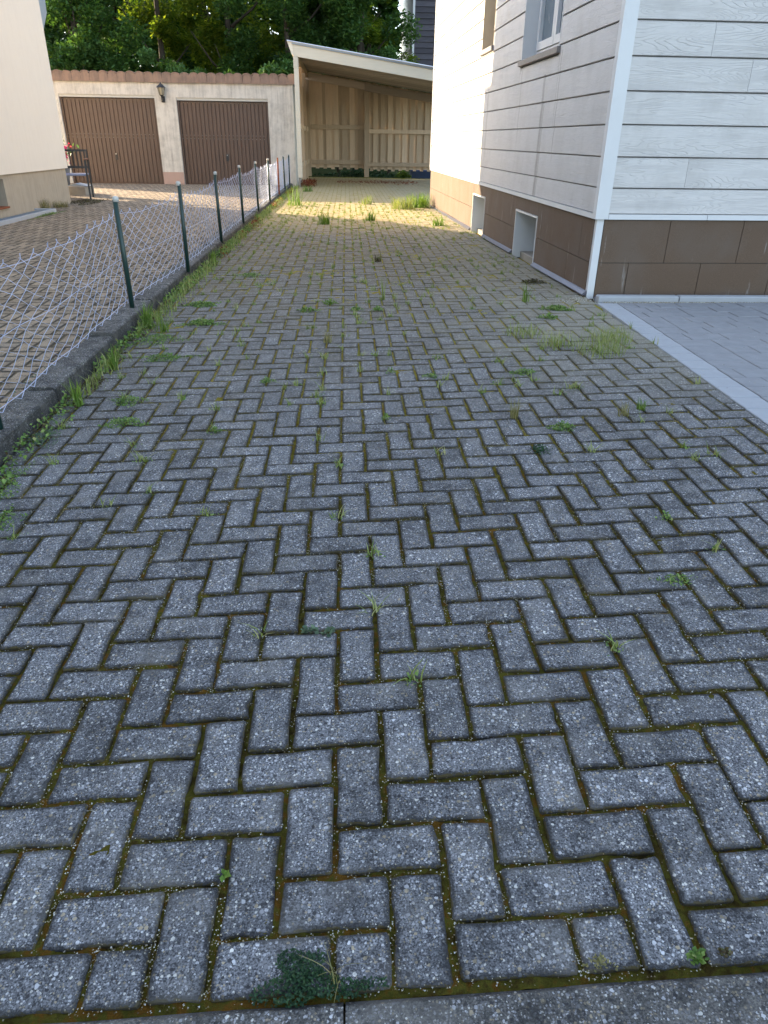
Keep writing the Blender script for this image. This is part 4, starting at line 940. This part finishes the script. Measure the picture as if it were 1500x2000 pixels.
# behind the carport, seen through the gap
tag(MB().box((2.25, 27.3, -1.27), (3.3, 27.9, -.93), bev=.03).build('blue_tub', m_blue), 'low blue plastic tub seen through the gap under the carport wall', 'tub')
weed_mat(1.95, 27.4, .28, .16, 500, m_grass, 'bright green sunlit shrub seen through the gap under the carport wall', 'small_shrub', leaf=.05, h=.25, cat='shrub')
weed_mat(.6, 27.6, 1.3, .3, 1800, m_dmat, 'dark ground cover seen through the gap under the carport wall', 'ground_cover', leaf=.05, h=.28, cat='plants')
# ================================================================== DARK HOUSE far behind
dk = thing('dark_clad_house', 'tall house with dark weathered horizontal siding behind the carport', 'house')
DX, DY_ = 3.16, 40.
MB().box((DX+.05, DY_, -1.3), (12, DY_+9, 9)).build('wall', m_black, dk)
for i in range(44):
    z0 = -1.2+i*.23; m_ = MB(); h = .23
    m_.prism([(DY_-.005, z0), (DY_-.055, z0+.01), (DY_-.015, z0+h), (DY_-.005, z0+h)], lambda u, v, t: (t, u, v), DX+.1, 11.9); m_.build('board', m_dark_siding, dk)
MB().box((DX, DY_-.07, -1.3), (DX+.095, DY_+.1, 9)).build('corner_trim', m_trim, dk)
rf = MB(); rf.add([(DX-.4, DY_-.4, 9), (12.4, DY_-.4, 9), (12.4, DY_+9.4, 9), (DX-.4, DY_+9.4, 9), (7.6, DY_+4, 12)], [(0, 1, 4), (1, 2, 4), (2, 3, 4), (3, 0, 4), (3, 2, 1, 0)]).build('roof', m_tile, dk)
# ================================================================== TREES
def crown_points(r, c, R, n, lumps):
    cs = np.array([[c[0]+r.normal(0, R[0]*.55), c[1]+r.normal(0, R[1]*.5), c[2]+r.uniform(-1, 1)*R[2]*.8] for _ in range(lumps)])
    rad = r.uniform(.35, .75, lumps)*min(R)*.62; k = r.integers(0, lumps, n); v = r.normal(0, 1, (n, 3)); v /= np.linalg.norm(v, axis=1)[:, None]
    q = r.random(n)**.4; P = cs[k]+v*(rad[k]*q)[:, None]*np.array([1, 1, .8]); return P
def make_tree(x, y, h, Rx, n, mat, label, name, seed, leaf=.105, low=.25, lumps=34, trunk=.16, group=None):
    t = thing(name, label, 'tree', (x, y, -1.27), 0, group); r = np.random.default_rng(seed); L = Leaves(seed)
    c = (0, 0, h*(low+1)/2); P = crown_points(r, c, (Rx, Rx*.8, h*(1-low)/2), n, lumps)
    L.leafs(P, leaf, .1, 1.4); L.build('crown', mat, t)
    m_ = MB(); top = h*.9; kx, ky = r.normal(0, .3), r.normal(0, .3)
    m_.tube([(0, 0, -.1), (kx*.3, ky*.3, h*.3), (kx, ky, h*.6), (kx*1.6, ky*1.3, top)], [trunk, trunk*.8, trunk*.5, trunk*.15], 7)
    for _ in range(9):
        z0 = r.uniform(.25, .75)*h; a = r.uniform(0, 6.28); l = Rx*r.uniform(.5, .95); q = z0/h
        b = (kx*min(1.6, q*1.6), ky*min(1.3, q*1.5), z0)
        m_.tube([b, (b[0]+math.cos(a)*l*.5, b[1]+math.sin(a)*l*.5, z0+l*.35), (b[0]+math.cos(a)*l, b[1]+math.sin(a)*l, z0+l*.9)], [trunk*.4, trunk*.25, trunk*.08], 5)
    m_.build('trunk', m_bark, t, True); return t
TG = 'trees behind the garages'
make_tree(-9.6, 31.0, 9.5, 2.3, 30000, m_leaf_tree, 'dark leafy tree behind the left end of the garage roof', 'leafy_tree', 11, lumps=46, group=TG)
make_tree(-7.2, 33.5, 11.0, 2.3, 21000, m_leaf_backlit, 'tall thin backlit tree with sky showing between its branches', 'leafy_tree', 12, low=.3, lumps=26, group=TG)
make_tree(-4.6, 33.0, 11.5, 2.2, 22000, m_leaf_backlit, 'backlit yellow green tree behind the garage lantern', 'leafy_tree', 13, low=.25, lumps=30, group=TG)
make_tree(-2.0, 31.5, 10.5, 2.4, 32000, m_leaf_tree, 'dense dark green tree behind the right garage door', 'leafy_tree', 14, group=TG)
make_tree(.3, 33.0, 10.5, 2.3, 32000, m_leaf_tree, 'dense green tree above the high corner of the carport', 'leafy_tree', 15, group=TG)
make_tree(1.05, 37.0, 10.0, 1.45, 17000, m_leaf_backlit, 'sunlit tree next to the dark clad house', 'leafy_tree', 16, group=TG)
make_tree(-12.6, 33.0, 9.0, 2.3, 12000, m_leaf_tree, 'dark tree at the far left, mostly behind the cream house', 'leafy_tree', 17, group=TG)
make_tree(-6.0, 38.0, 12.5, 2.8, 15000, m_leaf_backlit, 'distant pale green tree in the middle gap of the tree line', 'leafy_tree', 18, leaf=.13, group=TG)
make_tree(-.6, 39.0, 12.0, 2.8, 17000, m_leaf_tree, 'distant tree between the two dense green ones', 'leafy_tree', 19, leaf=.13, group=TG)
make_tree(-10.5, 39.0, 12.0, 2.8, 13000, m_leaf_tree, 'distant tree behind the left dark leafy one', 'leafy_tree', 20, leaf=.13, group=TG)
def bush(x, y, h, R, n, seed, label, mat=m_leaf_bush):
    t = thing('bush', label, 'bush', (x, y, -1.27), 0, 'bushes behind the garages'); r = np.random.default_rng(seed); L = Leaves(seed)
    P = crown_points(r, (0, 0, h*.55), (R, R*.7, h*.5), n, 20); P = P[P[:, 2] > .02]; L.leafs(P, .07, .3, 1.6); L.build('foliage', mat, t)
    m_ = MB()
    for k in range(5): a = k*1.3; m_.tube([(0, 0, 0), (math.cos(a)*R*.3, math.sin(a)*R*.3, h*.4), (math.cos(a)*R*.6, math.sin(a)*R*.5, h*.8)], [.03, .02, .008], 5)
    m_.build('stem', m_bark, t)
bush(-9.2, 29.3, 4.2, 1.3, 9000, 31, 'round bush behind the garage roof beside the cream house')
bush(-7.2, 29.0, 3.9, 1.5, 11000, 32, 'broad mid green bush above the left garage door')
bush(-5.3, 29.2, 3.5, 1.3, 9000, 33, 'low bush above the garage lantern')
bush(-3.4, 29.3, 3.5, 1.2, 7000, 34, 'dark bush above the right garage door', m_leaf_tree)
bush(-1.9, 29.0, 3.7, 1.0, 7000, 35, 'mid green bush left of the carport roof')
bush(-.3, 29.6, 4.3, 1.3, 8000, 36, 'bush behind the high end of the carport', m_leaf_tree)
bush(1.6, 30.0, 4.2, 1.3, 8000, 37, 'bush behind the middle of the carport roof')
bush(2.1, 31.2, 3.7, .9, 6000, 38, 'bush between the carport and the dark clad house', m_leaf_tree)
L = Leaves(900); r_ = L.r; n = 130000
xx = r_.uniform(-24, 2.7, n); hh = 9.5+1.8*np.sin(xx*.9)+1.2*np.sin(xx*2.3); P3 = np.stack([xx, 46+r_.normal(0, 1.6, n)+1.2*np.sin(xx*1.7), -1.27+hh*r_.random(n)**.8], 1)
keep = (np.sin(P3[:, 0]*2.1+P3[:, 2]*1.3)+np.sin(P3[:, 2]*2.7+P3[:, 0]*.7)) > -1.7
L.leafs(P3[keep], .26, .1, 1.4); tag(L.build('distant_wood', m_leaf_tree), 'distant dark wood closing the view behind the tree line', 'wood', kind='stuff')
print('objects', len(bpy.data.objects))
